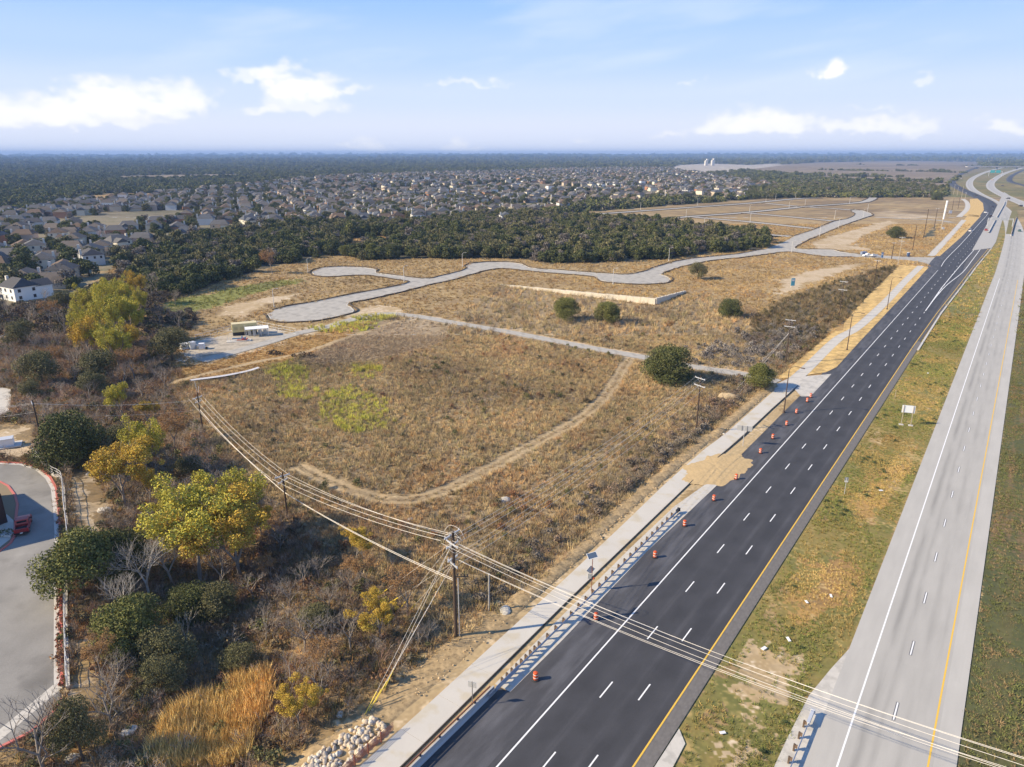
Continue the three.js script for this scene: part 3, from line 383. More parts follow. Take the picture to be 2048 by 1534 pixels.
// ---------- ground sheets ----------
{ // near: 0.18 m a texel; then middle distance; then everything out to the horizon
  const mk = (x0, x1, z0, z1, W, Hh) => new THREE.MeshStandardMaterial({ map: coverTexture(x0, z0, x1 - x0, z1 - z0, W, Hh), roughness: 1, side: THREE.DoubleSide });
  const uvIn = (x0, x1, z0, z1) => (x, z) => [(x - x0) / (x1 - x0), (z - z0) / (z1 - z0)];
  struct('ground', sheet(-170, 190, -230, -25, 360, 205, uvIn(-170, 190, -230, -25)), mk(-170, 190, -230, -25, 2048, 1166), 'dry grassland and creek bank in front');
  struct('ground', sheet(-560, 620, -690, -230, 295, 115, uvIn(-560, 620, -690, -230)), mk(-560, 620, -690, -230, 2048, 800), 'tan lots and grassland in the middle distance');
  // far ground in vertex colours, tinted by a fine tile
  const fine = speckle(31, [.8, .8, .8], .5, 512, 512, (u, v) => .75 + .5 * tileNoise(u, v, 10, 5)); fine.repeat.set(1, 1);
  const m = new THREE.MeshStandardMaterial({ vertexColors: true, map: fine, roughness: 1, side: THREE.DoubleSide });
  const parts = []; const c3 = [0, 0, 0];
  const patch = (xs, zs) => { const pos = [], uv = [], col = [], idx = []; zs.forEach((z, j) => xs.forEach((x, i) => { pos.push(x, gh(x, z) - .08, z); uv.push(x / 60, z / 60); toneAt(classAt(x, z), x / 6, z / 6, c3); col.push(...c3); if (i < xs.length - 1 && j < zs.length - 1) { const a = j * xs.length + i; idx.push(a, a + 1, a + xs.length, a + 1, a + xs.length + 1, a + xs.length); } })); parts.push(geoFrom(pos, idx.map((_, k) => idx[k - k % 3 + [0, 2, 1][k % 3]]), uv, col)); };
  const span = (a, b, n) => Array.from({ length: n + 1 }, (_, i) => a + (b - a) * i / n), grow = (a, b, n, p) => Array.from({ length: n + 1 }, (_, i) => a + (b - a) * (i / n) ** p);
  const xsFar = [...grow(-1400, -40000, 40, 2.2).reverse(), ...span(-1390, 1390, 160), ...grow(1400, 40000, 40, 2.2)];
  patch(xsFar, grow(-690, -20000, 210, 2.4).reverse());
  patch([...grow(-560, -40000, 20, 3).reverse()], span(-690, -230, 30)); patch([...grow(620, 40000, 20, 3)], span(-690, -230, 30));
  patch([...grow(-170, -40000, 26, 3).reverse()], span(-230, 2000, 30)); patch([...grow(190, 40000, 26, 3)], span(-230, 2000, 30)); patch(span(-170, 190, 20), span(-25, 2000, 20));
  const g = mergeGeometries(parts); struct('ground', g, m, 'far plain of fields and woodland reaching the horizon');
}

// ---------- plants ----------
const leafMat = new THREE.MeshStandardMaterial({ vertexColors: true, roughness: .95, side: THREE.DoubleSide });
const barkMat = mat(.13, .10, .075, 1), greyBark = mat(.26, .225, .19, 1);
function unit(r) { const t = r() * 6.2832, y = r() * 2 - 1, c = Math.sqrt(1 - y * y); return [c * Math.cos(t), y, c * Math.sin(t)]; }
// many leaf-sized faces spread through clumps; pal is a list of tones
function leaves(seed, clumps, n, size, pal, opt = {}) {
  const r = mulberry(seed), pos = [], col = [], w = clumps.map(c => c[3] * c[3]), W = w.reduce((a, b) => a + b, 0); const tone = clumps.map(() => r());
  for (let k = 0; k < n; k++) {
    let t = r() * W, i = 0; while ((t -= w[i]) > 0 && i < w.length - 1) i++;
    const [cx, cy, cz, R] = clumps[i], u = unit(r), q = R * (opt.fill ? Math.cbrt(r()) : .62 + .46 * Math.sqrt(r()));
    const p = V(cx + u[0] * q, cy + u[1] * q * (opt.flat ?? .8), cz + u[2] * q); if (p.y < (opt.low ?? .2)) continue;
    const d = V(...unit(r)).addScaledVector(V(...u), .9).normalize(), a = V(...unit(r)).cross(d).normalize(), b = a.clone().cross(d), s = size * (.6 + .8 * r());
    const c = pal[Math.min(pal.length - 1, Math.floor((tone[i] * .45 + r() * .55) * pal.length))], m = .8 + .4 * r();
    const v = [[-1, -.5], [1, -.5], [.7, .6], [-.8, .5]].map(([x, y]) => p.clone().addScaledVector(a, x * s * .5).addScaledVector(b, y * s * .5));
    for (const j of [0, 1, 2, 0, 2, 3]) { pos.push(v[j].x, v[j].y, v[j].z); col.push(c[0] * m, c[1] * m, c[2] * m); }
  }
  return geoFrom(pos, null, null, col);
}
function limbs(seed, H, spread, depth, r0, opt = {}) { // a trunk that forks again and again
  const r = mulberry(seed), list = [], tips = [], nodes = [];
  (function grow(p, d, L, R, k) {
    const q = p.clone().addScaledVector(d, L); list.push(rod(p, q, R, R * .68, k < 2 ? 6 : 3)); if (k >= 2) nodes.push(q); if (k >= depth) { tips.push(q); return; }
    const n = k ? 2 + (r() < (opt.fork ?? .6) ? 1 : 0) : 3 + (r() < .5 ? 1 : 0);
    for (let i = 0; i < n; i++) { const t = (i + r() * .7) / n * 6.2832, s = spread * (.5 + .7 * r()); const e = d.clone().add(V(Math.cos(t) * s, (opt.up ?? .25) * r(), Math.sin(t) * s)).normalize(); grow(i ? p.clone().lerp(q, .55 + .45 * r()) : q, e, L * (.62 + .22 * r()), R * .62, k + 1); }
  })(V(0, -.3, 0), V((r() - .5) * .25, 1, (r() - .5) * .25).normalize(), H * .3, r0, 0);
  return { geo: merge(list), tips, nodes };
}
const OAK = [[.15, .16, .036], [.185, .185, .048], [.11, .12, .03], [.22, .21, .065]], DARKOAK = [[.085, .102, .03], [.115, .125, .038], [.064, .078, .024], [.15, .148, .048]], OLIVE = [[.155, .145, .06], [.12, .115, .045], [.20, .18, .085]];
const LIME = [[.46, .40, .045], [.38, .36, .06], [.52, .42, .05], [.30, .30, .05]], GOLDLEAF = [[.50, .33, .035], [.55, .38, .05], [.42, .26, .04], [.40, .34, .05]], RUST = [[.30, .16, .06], [.36, .21, .08], [.24, .13, .06]], GREYTWIG = [[.20, .17, .14], [.15, .125, .10], [.26, .23, .19]];
function domeClumps(seed, R, H, n, base = .25) { // clumps over a spreading crown
  const r = mulberry(seed), out = []; for (let i = 0; i < n; i++) { const t = r() * 6.2832, u = Math.sqrt(r()), y = base + (1 - base) * r(); const k = Math.sqrt(Math.max(.08, 1 - ((y - .45) / .58) ** 2)); const cr = R * (.24 + .16 * r()); out.push([Math.cos(t) * u * (R * .95 - cr * .6) * k, y * (H - cr * .7), Math.sin(t) * u * (R * .95 - cr * .6) * k, cr]); } return out;
}
function treeProto(name, crownGeo, trunkGeo, bark = barkMat) { const g = new THREE.Group(); g.name = name; if (trunkGeo) mesh('trunk', trunkGeo, bark, g); if (crownGeo) mesh('crown', crownGeo, leafMat, g); return g; }
const protos = {}; // each 1 m scale = built size
const trunkOf = (seed, H, r0) => limbs(seed, H, .75, 3, r0).geo;
protos.oak = [0, 1, 2].map(i => treeProto('oak_tree', leaves(100 + i, domeClumps(200 + i, 5, 8, 46), 21000, .21, OAK), trunkOf(300 + i, 7, .3)));
protos.darkoak = [0, 1].map(i => treeProto('oak_tree', leaves(110 + i, domeClumps(210 + i, 5, 8, 50, .1), 21000, .21, DARKOAK), trunkOf(310 + i, 7, .3)));
protos.round = [treeProto('oak_tree', leaves(120, domeClumps(220, 5, 7.6, 70, .06), 30000, .20, DARKOAK.concat(OAK.slice(0, 1))), trunkOf(320, 6, .35))];
protos.olive = [0, 1].map(i => treeProto('oak_tree', leaves(130 + i, domeClumps(230 + i, 5, 8, 26, .3), 13000, .2, OLIVE), limbs(330 + i, 9, .7, 4, .28).geo));
const mkYellow = (i, pal, n) => { const l = limbs(340 + i, 10.5, .55, 4, .17, { up: .5, fork: .85 }); const cl = l.nodes.filter((_, k) => (k * 7 + i) % 5 < 3).map(p => [p.x * 1.12, p.y * (.8 + .3 * (Math.abs(p.x * 13) % 1)), p.z * 1.12, .35 + .5 * (Math.abs(p.x * 7 + p.z * 3) % 1)]); return treeProto('yellow_tree', leaves(140 + i, cl, Math.round(n * 2.6), .145, pal, { fill: true, flat: 1.15 }), l.geo, greyBark); };
protos.lime = [mkYellow(0, LIME, 5200), mkYellow(1, LIME, 6000)]; protos.gold = [mkYellow(2, GOLDLEAF, 5600), mkYellow(3, GOLDLEAF, 4200)]; protos.rust = [mkYellow(4, RUST, 2400)];
protos.bare = [0, 1, 2].map(i => treeProto('bare_tree', null, limbs(350 + i, 9, .62, 5, .16, { up: .3 }).geo, greyBark)); protos.bare.forEach(p => p.children[0].name = 'branches');
protos.silver = [treeProto('bare_tree', null, limbs(371, 9, .7, 6, .15, { up: .3, fork: .75 }).geo, mat(.40, .37, .33, 1))]; protos.silver[0].children[0].name = 'branches';
protos.pale = [treeProto('bare_tree', null, limbs(356, 9, .55, 4, .15, { up: .5 }).geo, mat(.46, .42, .36, 1))]; protos.pale[0].children[0].name = 'branches';
// lighter builds for the woods and gardens, 300 m off and more
const midGeo = [0, 1, 2, 3].map(i => leaves(160 + i, domeClumps(260 + i, 4.4, 7, 20, .06), 1700, .58, [DARKOAK.concat(OAK.slice(0, 1)), DARKOAK, DARKOAK, OLIVE][i], { low: .1 }));
midGeo.push(leaves(170, domeClumps(270, 4, 6.5, 16, .12), 1100, .5, GREYTWIG, { low: .1 }));
const midTrunk = cyl(.3, .18, 3, 5, 0, -.2);
protos.mid = midGeo.map((g, i) => treeProto('garden_tree', g, midTrunk));

// ----- named trees: kind, variant, foot, height wanted, label -----
const builtH = { oak: 8.6, darkoak: 8.6, round: 8.2, olive: 8.6, lime: 8.3, gold: 8.3, rust: 8.3, bare: 8.5, silver: 9, pale: 8.3, mid: 7.2 };
let treeCount = 0;
function plant(kind, v, x, z, H, label, wide = 1, group, name) {
  const p = protos[kind][v % protos[kind].length], s = H / builtH[kind]; const c = p.clone(); c.name = numbered(name || p.name); scene.add(c); treeCount++;
  c.position.set(x, gh(x, z) - .05, z); c.rotation.y = (x * 12.9 + z * 7.3) % 6.28; c.scale.set(s * wide, s, s * wide);
  return tag(c, label, 'tree', group);
}
const T = (kind, v, [x, z], H, label, wide, group, name) => plant(kind, v, x, z, H, label, wide, group, name);
T('round', 0, [41.56,-178.79], 10.79, 'large round dark green oak beside the access road', 1.12);
T('oak', 0, [63.82,-172.06], 7.2, 'spreading green oak beside the concrete driveway', 1.0);
T('oak', 1, [19.25,-250.55], 9.2, 'larger of two oaks below the stone retaining wall', 1.05); T('oak', 2, [34.09,-247.35], 8.2, 'smaller of two oaks below the stone retaining wall, nearer its corner', 1.15);
T('darkoak', 0, [80.87,-256.33], 7.6, 'compact dark oak standing alone right of the retaining wall', 1.15); T('olive', 0, [89.98,-339.95], 8.8, 'open-crowned oak beside the far end of the winding street', 1.1);
T('darkoak', 1, [276.43,-515.01], 9, 'broad dark oak alone on the bare lot before the utility poles', 1.35); T('darkoak', 0, [558.03,-955.92], 11, 'dark oak at the end of the far wood nearest the road bend', 1.3);
T('oak', 0, [-81.11,-412.37], 9, 'leafy tree at the wood edge, first of three before the clearing', 1); T('darkoak', 1, [-69.48,-412.37], 9, 'dark tree at the wood edge beside the clearing', 1.1); T('oak', 1, [-99,-420.82], 7, 'small tree at the wood edge by the clearing path');
// the creek wood, yellow and bare
T('lime', 0, [-46.29,-90.33], 13.5, 'large yellow tree with bright lime top above the creek', 1.3); T('gold', 0, [-40.22,-90.24], 11.5, 'golden yellow tree leaning over the creek scrub', 1.3); T('lime', 1, [-46.42,-98.37], 12, 'lime-yellow tree behind the golden leaning one', 1.2); T('lime', 1, [-53.09,-102.55], 9, 'yellow tree behind the large lime one', 1);
T('gold', 0, [-68.24,-111.52], 10.5, 'orange-gold tree between the lot fence and the creek', 1.3); T('lime', 0, [-69.63,-122.90], 12, 'yellow tree beside the dark live oak', .8); T('gold', 1, [-65.43,-114.37], 6.5, 'low golden tree behind the orange-gold one', 1);
T('lime', 1, [-91.55,-155.72], 9, 'yellow tree on the creek bank left of the power pole', .85); T('lime', 0, [-118.54,-197.90], 13, 'tall yellow tree among bare trees on the upper creek', .85); T('lime', 1, [-121.26,-217.14], 14, 'tallest yellow tree on the upper creek', .85); T('gold', 1, [-134.47,-224.56], 11, 'yellow-green tree beside the tallest one', .9); T('lime', 0, [-146.29,-259.75], 12, 'yellow tree nearest the white house', .85); T('lime', 1, [-147.26,-233.90], 9, 'small yellow tree on the upper creek beside grey scrub', .9); T('lime', 0, [-134.60,-251.37], 10, 'yellow tree nearest to the green lawn', .8);
[[-133.24,-213.67], [-121.64,-196.99], [-124.29,-213.13], [-134.08,-239.81], [-148.97,-278.19], [-141.41,-243.71], [-111.48,-191.40], [-112.36,-201.97], [-149.57,-244.02]].forEach((p, i) => T(i % 3 === 1 ? 'gold' : 'lime', i, p, [12, 14, 16, 14, 12, 15, 13, 10, 12][i], `yellow tree of the upper creek clump, ${['first', 'second', 'third', 'fourth', 'fifth', 'sixth', 'seventh', 'eighth', 'ninth'][i]} from its lower end`, .9, 'yellow trees of the upper creek clump'));
T('darkoak', 0, [-85.04,-125.55], 12, 'dark live oak behind the wooden pole', 1.0); T('oak', 0, [-59.61,-84.17], 9.5, 'green oak overhanging the lot fence', 1.1); T('darkoak', 1, [-57.45,-88.99], 8, 'dark oak behind the silvery bare tree', 1.1); T('oak', 2, [-47.44,-73.69], 7, 'grey-green juniper below the silvery bare tree', 1.15); T('olive', 1, [-42.38,-71.24], 5.5, 'low olive-green juniper beside the white dead tree', 1.3); T('olive', 0, [-39.83,-81.46], 6, 'olive-green shrub tree in the creek bed', 1); T('darkoak', 0, [-44,-81.60], 5.5, 'dark low oak beside the creek water', 1.3);
T('silver', 0, [-50.76,-84.60], 10.5, 'silvery bare tree over the creek', 1.3); T('silver', 0, [-50.35,-90.28], 8.5, 'silvery bare tree nearest the golden leaning tree', 1.5); T('silver', 0, [-56.21,-84.16], 7, 'silvery bare tree behind the green fence oak', 1.6); T('silver', 0, [-50.66,-78.68], 7.5, 'grey bare tree left of the silvery one', 1.15); T('pale', 0, [-41.23,-75], 6.5, 'white dead tree with forked branches', .8);
T('bare', 2, [-45.66,-53.77], 9, 'dark twisted bare tree by the lower lot corner', 1.2); T('olive', 1, [-42.86,-55.27], 8, 'thin green-topped tree at the lower lot corner', .55);
T('bare', 1, [-152.03,-299.25], 12, 'tall pale bare tree between yellow trees and wood', .9); T('rust', 0, [-121.19,-356.46], 11, 'rust-orange tree at the wood edge by the street lamp', 1); T('bare', 2, [-22.36,-83.50], 5, 'small grey bare tree in the field scrub'); T('bare', 0, [-10.41,-72.60], 4.5, 'small grey bare tree below the corner power pole'); T('bare', 1, [-41.97,-87.91], 9, 'bare tree in front of the golden tree', .9); T('bare', 2, [-35.91,-95.79], 5, 'bare shrub tree behind the golden tree', 1.2); T('bare', 0, [-29.16,-85.42], 5, 'leaning bare tree in rusty scrub', 1.2);
T('rust', 0, [52.68,-232.45], 4, 'small rust-brown tree in the tan grass', 1.1);
{ // grey and brown trees of the upper creek
  const r = mulberry(77); const spots = [[30, 720], [70, 700], [110, 745], [150, 770], [190, 790], [225, 770], [60, 660], [100, 650], [20, 640], [130, 620], [330, 690], [300, 720], [270, 760], [340, 640], [190, 610], [90, 610], [320, 830], [350, 900], [390, 950], [240, 905], [330, 780], [40, 760]];
  const more = [[-160.51,-216.01],[-136.34,-188.84],[-122.90,-175.37],[-139.50,-210.10],[-127.33,-194.76],[-116.63,-182.34],[-111.69,-181.60],[-103.83,-179.31],[-94.73,-170.56],[-97.57,-183.51],[-100.03,-199.66],[-114.07,-236.02],[-124.48,-243.47],[-149.93,-288.36],[-168.57,-288.36],[-159.22,-251.41],[-179.16,-259.75],[-196.53,-268.67],[-154.97,-216.01],[-136.35,-198.92],[-149.64,-229.45],[-134.96,-278.19]];
  more.forEach(([x, z], i) => T(i % 4 === 2 ? 'olive' : 'bare', i, [x, z], 7 + 4 * r(), `${i % 4 === 2 ? 'drab olive' : 'tall brown-grey bare'} tree of the upper creek wood, ${ordinal(i + 1)} counted along it`, 1.1, 'tall bare trees of the upper creek wood'));
  const pts = [-145.89,-198.92, -147.16,-210.02, -126.47,-186.47, -115.12,-176.47, -107.37,-171.69, -109.34,-183.35, -165.61,-236.02, -163.37,-243.46, -182.87,-251.36, -173.27,-268.67, -109.94,-216.18, -107.26,-200.79, -104.36,-185.87, -124.58,-251.36, -166.99,-278.19, -187.02,-278.19, -84.95,-159.42, -72.16,-139.14, -62.31,-126.21, -82.10,-135.94, -90.89,-175.07, -131.64,-179.66];
  for (let i = 0; i < 22; i++) { const k = ['bare', 'bare', 'rust', 'bare', 'olive'][i % 5]; T(k, i, [pts[2 * i], pts[2 * i + 1]], 6 + 3.5 * r(), `${{ bare: 'grey bare', rust: 'thin rust-leaved', olive: 'dull olive' }[k]} tree on the upper creek, ${ordinal(i + 1)} of its scattered stand`, 1.15, 'bare trees of the upper creek'); }
}
{ // bare and rusty trees and thickets through the lower creek
  const pts = [[-54.18,-113.51],[-47.82,-104.15],[-40.27,-99.39],[-33.98,-89.50],[-36.49,-83.81],[-31.35,-80.90],[-26.51,-78.17],[-23.06,-80.47],[-27.82,-88.55],[-24.49,-93.30],[-20.21,-86.76],[-27.27,-73.87],[-32.40,-75.79],[-34.52,-72.69],[-23.18,-70.42],[-19.75,-71.46],[-16.84,-75.78],[-14.72,-78.69],[-47.64,-97.38],[-61.25,-115],[-63.65,-124.67],[-61.51,-131.71],[-55.84,-122.48],[-47.37,-109.92],[-48.86,-69.17],[-45.10,-64.40],[-42.15,-60.88],[-40.38,-65.83],[-27.13,-67.30],[-22.53,-63.68],[-22.26,-58.97],[-19.75,-66.26],[-76.52,-120.42],[-79.14,-128.61],[-86.03,-134.06],[-100.64,-153.90],[-112.22,-167.41],[-86.23,-154.49],[-78.25,-150.09],[-99.35,-161.64],[-106.27,-165.58],[-118.48,-163.53]];
  const r = mulberry(91); pts.forEach(([x, z], i) => { const k = ['bare', 'bare', 'rust', 'bare', 'olive', 'bare', 'gold'][(i * 3) % 7]; T(k, i, [x + (r() - .5) * 3, z + (r() - .5) * 3], (k === 'bare' ? 4.2 : k === 'olive' ? 2.8 : 3.2) + 2.6 * r(), `${{ bare: 'low grey bare', rust: 'small rust-leaved', olive: 'low olive', gold: 'small golden' }[k]} tree, ${ordinal(i + 1)} of the creek thicket`, 1.25, 'small trees of the creek thicket'); });
}
function ordinal(n) { const o = ['', 'first', 'second', 'third', 'fourth', 'fifth', 'sixth', 'seventh', 'eighth', 'ninth', 'tenth', 'eleventh', 'twelfth', 'thirteenth', 'fourteenth', 'fifteenth', 'sixteenth', 'seventeenth', 'eighteenth', 'nineteenth'], t = ['', '', 'twenty', 'thirty', 'forty', 'fifty', 'sixty', 'seventy', 'eighty', 'ninety'], e = ['', '', 'twentieth', 'thirtieth', 'fortieth', 'fiftieth', 'sixtieth', 'seventieth', 'eightieth', 'ninetieth']; if (n < 20) return o[n]; if (n > 99) return `${n}th`; return n % 10 ? `${t[Math.floor(n / 10)]}-${o[n % 10]}` : e[n / 10]; }

// ----- instanced ground cover -----
function instances(name, geo, list, m, label, parent = scene) { // list: [x, y, z, scale, turn, r, g, b, tall]
  const o = new THREE.InstancedMesh(geo, m, list.length), d = new THREE.Object3D(), c = new THREE.Color();
  list.forEach((e, i) => { d.position.set(e[0], e[1], e[2]); d.rotation.set(0, e[4], 0); d.scale.set(e[3], e[3] * (e[8] ?? 1), e[3]); d.updateMatrix(); o.setMatrixAt(i, d.matrix); o.setColorAt(i, c.setRGB(e[5], e[6], e[7])); });
  o.castShadow = o.receiveShadow = true; o.name = numbered(name); scene.add(o); return tag(o, label, null, null, 'stuff');
}
function tuftGeo(seed, n, h, w, lean) { const r = mulberry(seed), pos = [], col = []; for (let k = 0; k < n; k++) { const t = r() * 6.2832, q = r() * .3, x = Math.cos(t) * q, z = Math.sin(t) * q, H = h * (.55 + .6 * r()), l = lean * (.3 + r()), a = r() * 6.2832, W = w * (.6 + .8 * r()); pos.push(x - Math.cos(a) * W, -.05, z - Math.sin(a) * W, x + Math.cos(a) * W, -.05, z + Math.sin(a) * W, x + Math.cos(t) * l, H, z + Math.sin(t) * l); const m = .7 + .6 * r(); for (let i = 0; i < 3; i++) col.push(m, m, m); } return geoFrom(pos, null, null, col); }
function twigGeo(seed, n, h) { const r = mulberry(seed), pos = [], col = []; const stick = (p, d, L, w, k) => { const q = p.clone().addScaledVector(d, L), a = V(...unit(r)).cross(d).normalize().multiplyScalar(w); pos.push(p.x - a.x, p.y - a.y, p.z - a.z, p.x + a.x, p.y + a.y, p.z + a.z, q.x, q.y, q.z); const m = .7 + .6 * r(); for (let i = 0; i < 3; i++) col.push(m, m, m); if (k) for (let i = 0; i < 4; i++) stick(p.clone().lerp(q, .3 + .65 * r()), d.clone().add(V(...unit(r)).multiplyScalar(.8)).normalize(), L * .55, w * .7, k - 1); }; for (let i = 0; i < n; i++) { const u = unit(r); stick(V(u[0] * .15, 0, u[2] * .15), V(u[0] * .7, 1, u[2] * .7).normalize(), h * (.5 + .4 * r()), .018, 2); } return geoFrom(pos, null, null, col); }
const whiteLeaf = [[1, 1, 1], [.8, .8, .8], [1.2, 1.2, 1.2]];
const tuftTall = tuftGeo(1, 15, .75, .045, .45), tuftLow = tuftGeo(2, 14, .34, .05, .36), twig = twigGeo(3, 6, 1.5), bushGeo = leaves(4, domeClumps(5, .9, 1.25, 9, .1), 170, .2, whiteLeaf, { low: .02 }), weedGeo = tuftGeo(6, 26, 1.2, .05, .5);
const PAL = {
  [FIELD]: [[.54, .41, .215], [.41, .31, .17], [.31, .24, .14], [.61, .46, .23], [.54, .345, .155], [.35, .30, .14], [.46, .36, .20]],
  [CREEKBED]: [[.42, .29, .13], [.30, .22, .12], [.52, .35, .15], [.34, .25, .15], [.54, .31, .11], [.28, .24, .08]],
  [SWALE]: [[.22, .16, .08], [.16, .125, .065], [.28, .20, .10], [.18, .15, .07]],
  [LOT]: [[.44, .30, .115], [.34, .225, .09], [.50, .36, .16], [.27, .19, .085]], [GOLD]: [[.46, .29, .10], [.36, .22, .08], [.52, .36, .15]],
  [MEDIAN]: [[.30, .24, .07], [.18, .20, .05], [.46, .33, .11], [.22, .24, .055], [.40, .28, .10]], [VERGE]: [[.18, .145, .06], [.13, .14, .045], [.26, .18, .09], [.14, .155, .045]],
  [TRACK]: [[.40, .30, .155], [.34, .25, .13], [.30, .25, .12]], [STRAWGRASS]: [[.42, .32, .20], [.34, .25, .15], [.48, .38, .25]], [LAWN]: [[.22, .22, .05], [.28, .25, .07]], [WEEDS]: [[.50, .50, .08], [.36, .33, .10], [.58, .54, .10]], [DIRT]: [[.40, .29, .15], [.33, .24, .12]],
};
const L = { tall: [], low: [], twig: [], bush: [], weed: [] };
{ const r = mulberry(2024), pick = a => a[Math.floor(r() * a.length)];
  const put = (l, x, z, s, c, tall) => { const big = fbm(x / 19 + 60, z / 19 + 7, 3), m = (.85 + .3 * r()) * (.62 + .76 * big), ru = sm(.56, .72, fbm(x / 13 + 90, z / 13, 3)) * .22; c = [c[0] * (1 + .12 * ru), c[1] * (1 - .3 * ru), c[2] * (1 - .5 * ru)]; l.push([x, gh(x, z) - .06, z, s, r() * 6.28, c[0] * m, c[1] * m, c[2] * m, tall ?? 1]); };
  const scatter = (x0, x1, z0, z1, step, f) => { for (let z = z0; z < z1; z += step) for (let x = x0; x < x1; x += step) { const a = x + (r() - .5) * step * 1.6, b = z + (r() - .5) * step * 1.6; if (Math.abs(a) > -b * .82 + 25) continue; if (pavedAt(a, b)) continue; f(a, b, coverAt(a, b)); } };
  scatter(-165, 130, -228, -28, .62, (x, z, k) => {
    const n = fbm(x / 11 + 3, z / 11, 3), q = fbm(x / 3.1, z / 3.1 + 60, 2), p = PAL[k];
    if (k === FIELD || k === CREEKBED || k === SWALE) {
      if (r() < .85) put(r() < .62 ? L.tall : L.low, x, z, .75 + .7 * q + .2 * r(), pick(p));
      const tw = k === CREEKBED ? .26 : k === SWALE ? .14 : n > .54 ? .075 : .008; if (r() < tw) put(L.twig, x, z, (k === CREEKBED ? .7 + 1.6 * r() * r() : .5 + .7 * r()), pick([[.30, .245, .185], [.24, .19, .145], [.37, .29, .21], [.32, .20, .13], [.42, .36, .29]]));
      const bu = k === CREEKBED ? .06 : k === SWALE ? .05 : n > .56 ? .022 : .003; if (r() < bu) put(L.bush, x, z, .5 + (k === CREEKBED ? 1.5 * r() * r() : .8 * r()), pick([[.17, .165, .06], [.25, .18, .09], [.16, .14, .075], [.22, .20, .075], [.30, .17, .085]]));
    } else if (k === STRAWGRASS) { if (r() < .9) put(L.tall, x, z, .7 + .7 * r(), pick(p), .7); }
    else if (k === WEEDS) { if (r() < .3) put(L.weed, x, z, .5 + .6 * r(), pick(p)); put(L.tall, x, z, .8, pick(PAL[FIELD])); }
    else if (k === DIRT) { if (r() < .05 && roadO(x, z) < -12.6) put(L.low, x, z, .5 + .5 * r(), pick(p)); }
    else if (k === TRACK) { if (r() < .45) put(L.low, x, z, .6 + .5 * r(), pick(p)); }
    else if (k === GOLD || k === LOT) { if (roadO(x, z) < 12 && r() < .6) put(L.low, x, z, .8 + .7 * r(), pick(p)); if (r() < .015) put(L.twig, x, z, .5 + .4 * r(), [.2, .16, .12]); }
    else if (k === LAWN) { if (r() < .5) put(L.low, x, z, .7, pick(p)); }
  });
  // mown and rough grass beside the carriageways
  for (let s = -30; s < 260; s += .5) for (const [o0, o1, k] of [[12.9, 24.2, MEDIAN], [37.2, 60, VERGE]]) for (let o = o0; o < o1; o += .5) { const S = s + (r() - .5) * .7, O = o + (r() - .5) * .7, [x, z] = RF(S, O); if (O < o0 || O > o1 || pavedAt(x, z) || Math.abs(x) > -z * .8 + 20) continue; const n = fbm(x / 5 + 7, z / 5, 3), g = k === MEDIAN ? fbm(x / 9 + 40, z / 9, 3) + (r() - .5) * .12 > .5 : fbm(O * 1.2, S / 14, 3) > .5; const kc = coverAt(x, z); if ((n < .36 && r() < .6) || (kc === PALE && r() < .75)) continue; const p = kc === GOLD ? [[.52, .36, .12], [.44, .32, .10], [.58, .42, .16], [.40, .31, .09], [.50, .36, .13]] : PAL[k]; put(L.low, x, z, .45 + .5 * n + .25 * r(), g ? pick([p[1], p[3], p[0]]) : pick([p[0], p[2], p[p.length - 1]]), .8); if (k === MEDIAN && n > .56 && r() < .03) put(L.bush, x, z, .4 + .4 * r(), [.085, .11, .035], .6); }
  // middle distance, coarser
  scatter(-330, 420, -620, -228, 1.7, (x, z, k) => { const p = PAL[k]; if (!p || k === DIRT) return; const n = fbm(x / 14, z / 14 + 30, 3); if (r() < .25 + n) put(k === SWALE || k === FIELD ? L.tall : L.low, x, z, 1.3 + 1.2 * r(), pick(p)); if (k === SWALE && r() < .25) put(L.bush, x, z, .7 + .7 * r(), [.12, .10, .045]); if ((k === CREEKBED || k === FIELD) && n > .5 && r() < .2) put(L.twig, x, z, 1 + r(), [.19, .15, .115]); if (k === CREEKBED && r() < .45) put(L.bush, x, z, 1 + r() * 1.4, pick([[.14, .105, .065], [.11, .10, .045], [.16, .13, .10]])); });
  // lime weeds growing in drifts, tawny reeds in the creek, scrub along the road bank
  for (const [cx, cz, R, n] of [[-62.13,-186.47, 5, 60], [-39.75,-188.84, 3, 26], [-50.68,-167.31, 6, 40], [-32.24,-146.72, 6, 30], [-58.20,-239.69, 9, 110], [-50.67,-255.49, 6, 70]]) for (let i = 0; i < n; i++) { const t = r() * 6.28, q = R * Math.sqrt(r()) ; put(L.weed, cx + Math.cos(t) * q * 1.4, cz + Math.sin(t) * q * .8, .7 + .7 * r(), pick(PAL[WEEDS])); }
  const reed = [[-36.74,-55.23],[-37.66,-62.35],[-36.40,-66.87],[-34.07,-66.78],[-33.21,-69.17],[-29.58,-70.18],[-27.38,-65.86],[-27.54,-61.55],[-27.65,-56.08]]; let c0 = 0; while (c0 < 9000) { const x = lerp(-52, -18, r()), z = lerp(-75, -48, r()); c0++; if (inPoly(x, z, reed)) put(L.weed, x, z, 1 + .8 * r(), pick([[.82, .60, .22], [.74, .51, .17], [.88, .67, .30], [.60, .42, .15]]), 1.15); }
  for (let i = 0; i < 900; i++) { const s = 20 + r() * 130, o = -16.5 - r() * r() * 9, [x, z] = RF(s, o); if (pavedAt(x, z)) continue; if (s > 60 || r() < .3) put(r() < .6 ? L.twig : L.bush, x, z, .7 + .8 * r(), pick([[.29, .245, .19], [.24, .20, .15], [.20, .165, .11], [.31, .22, .15]])); }
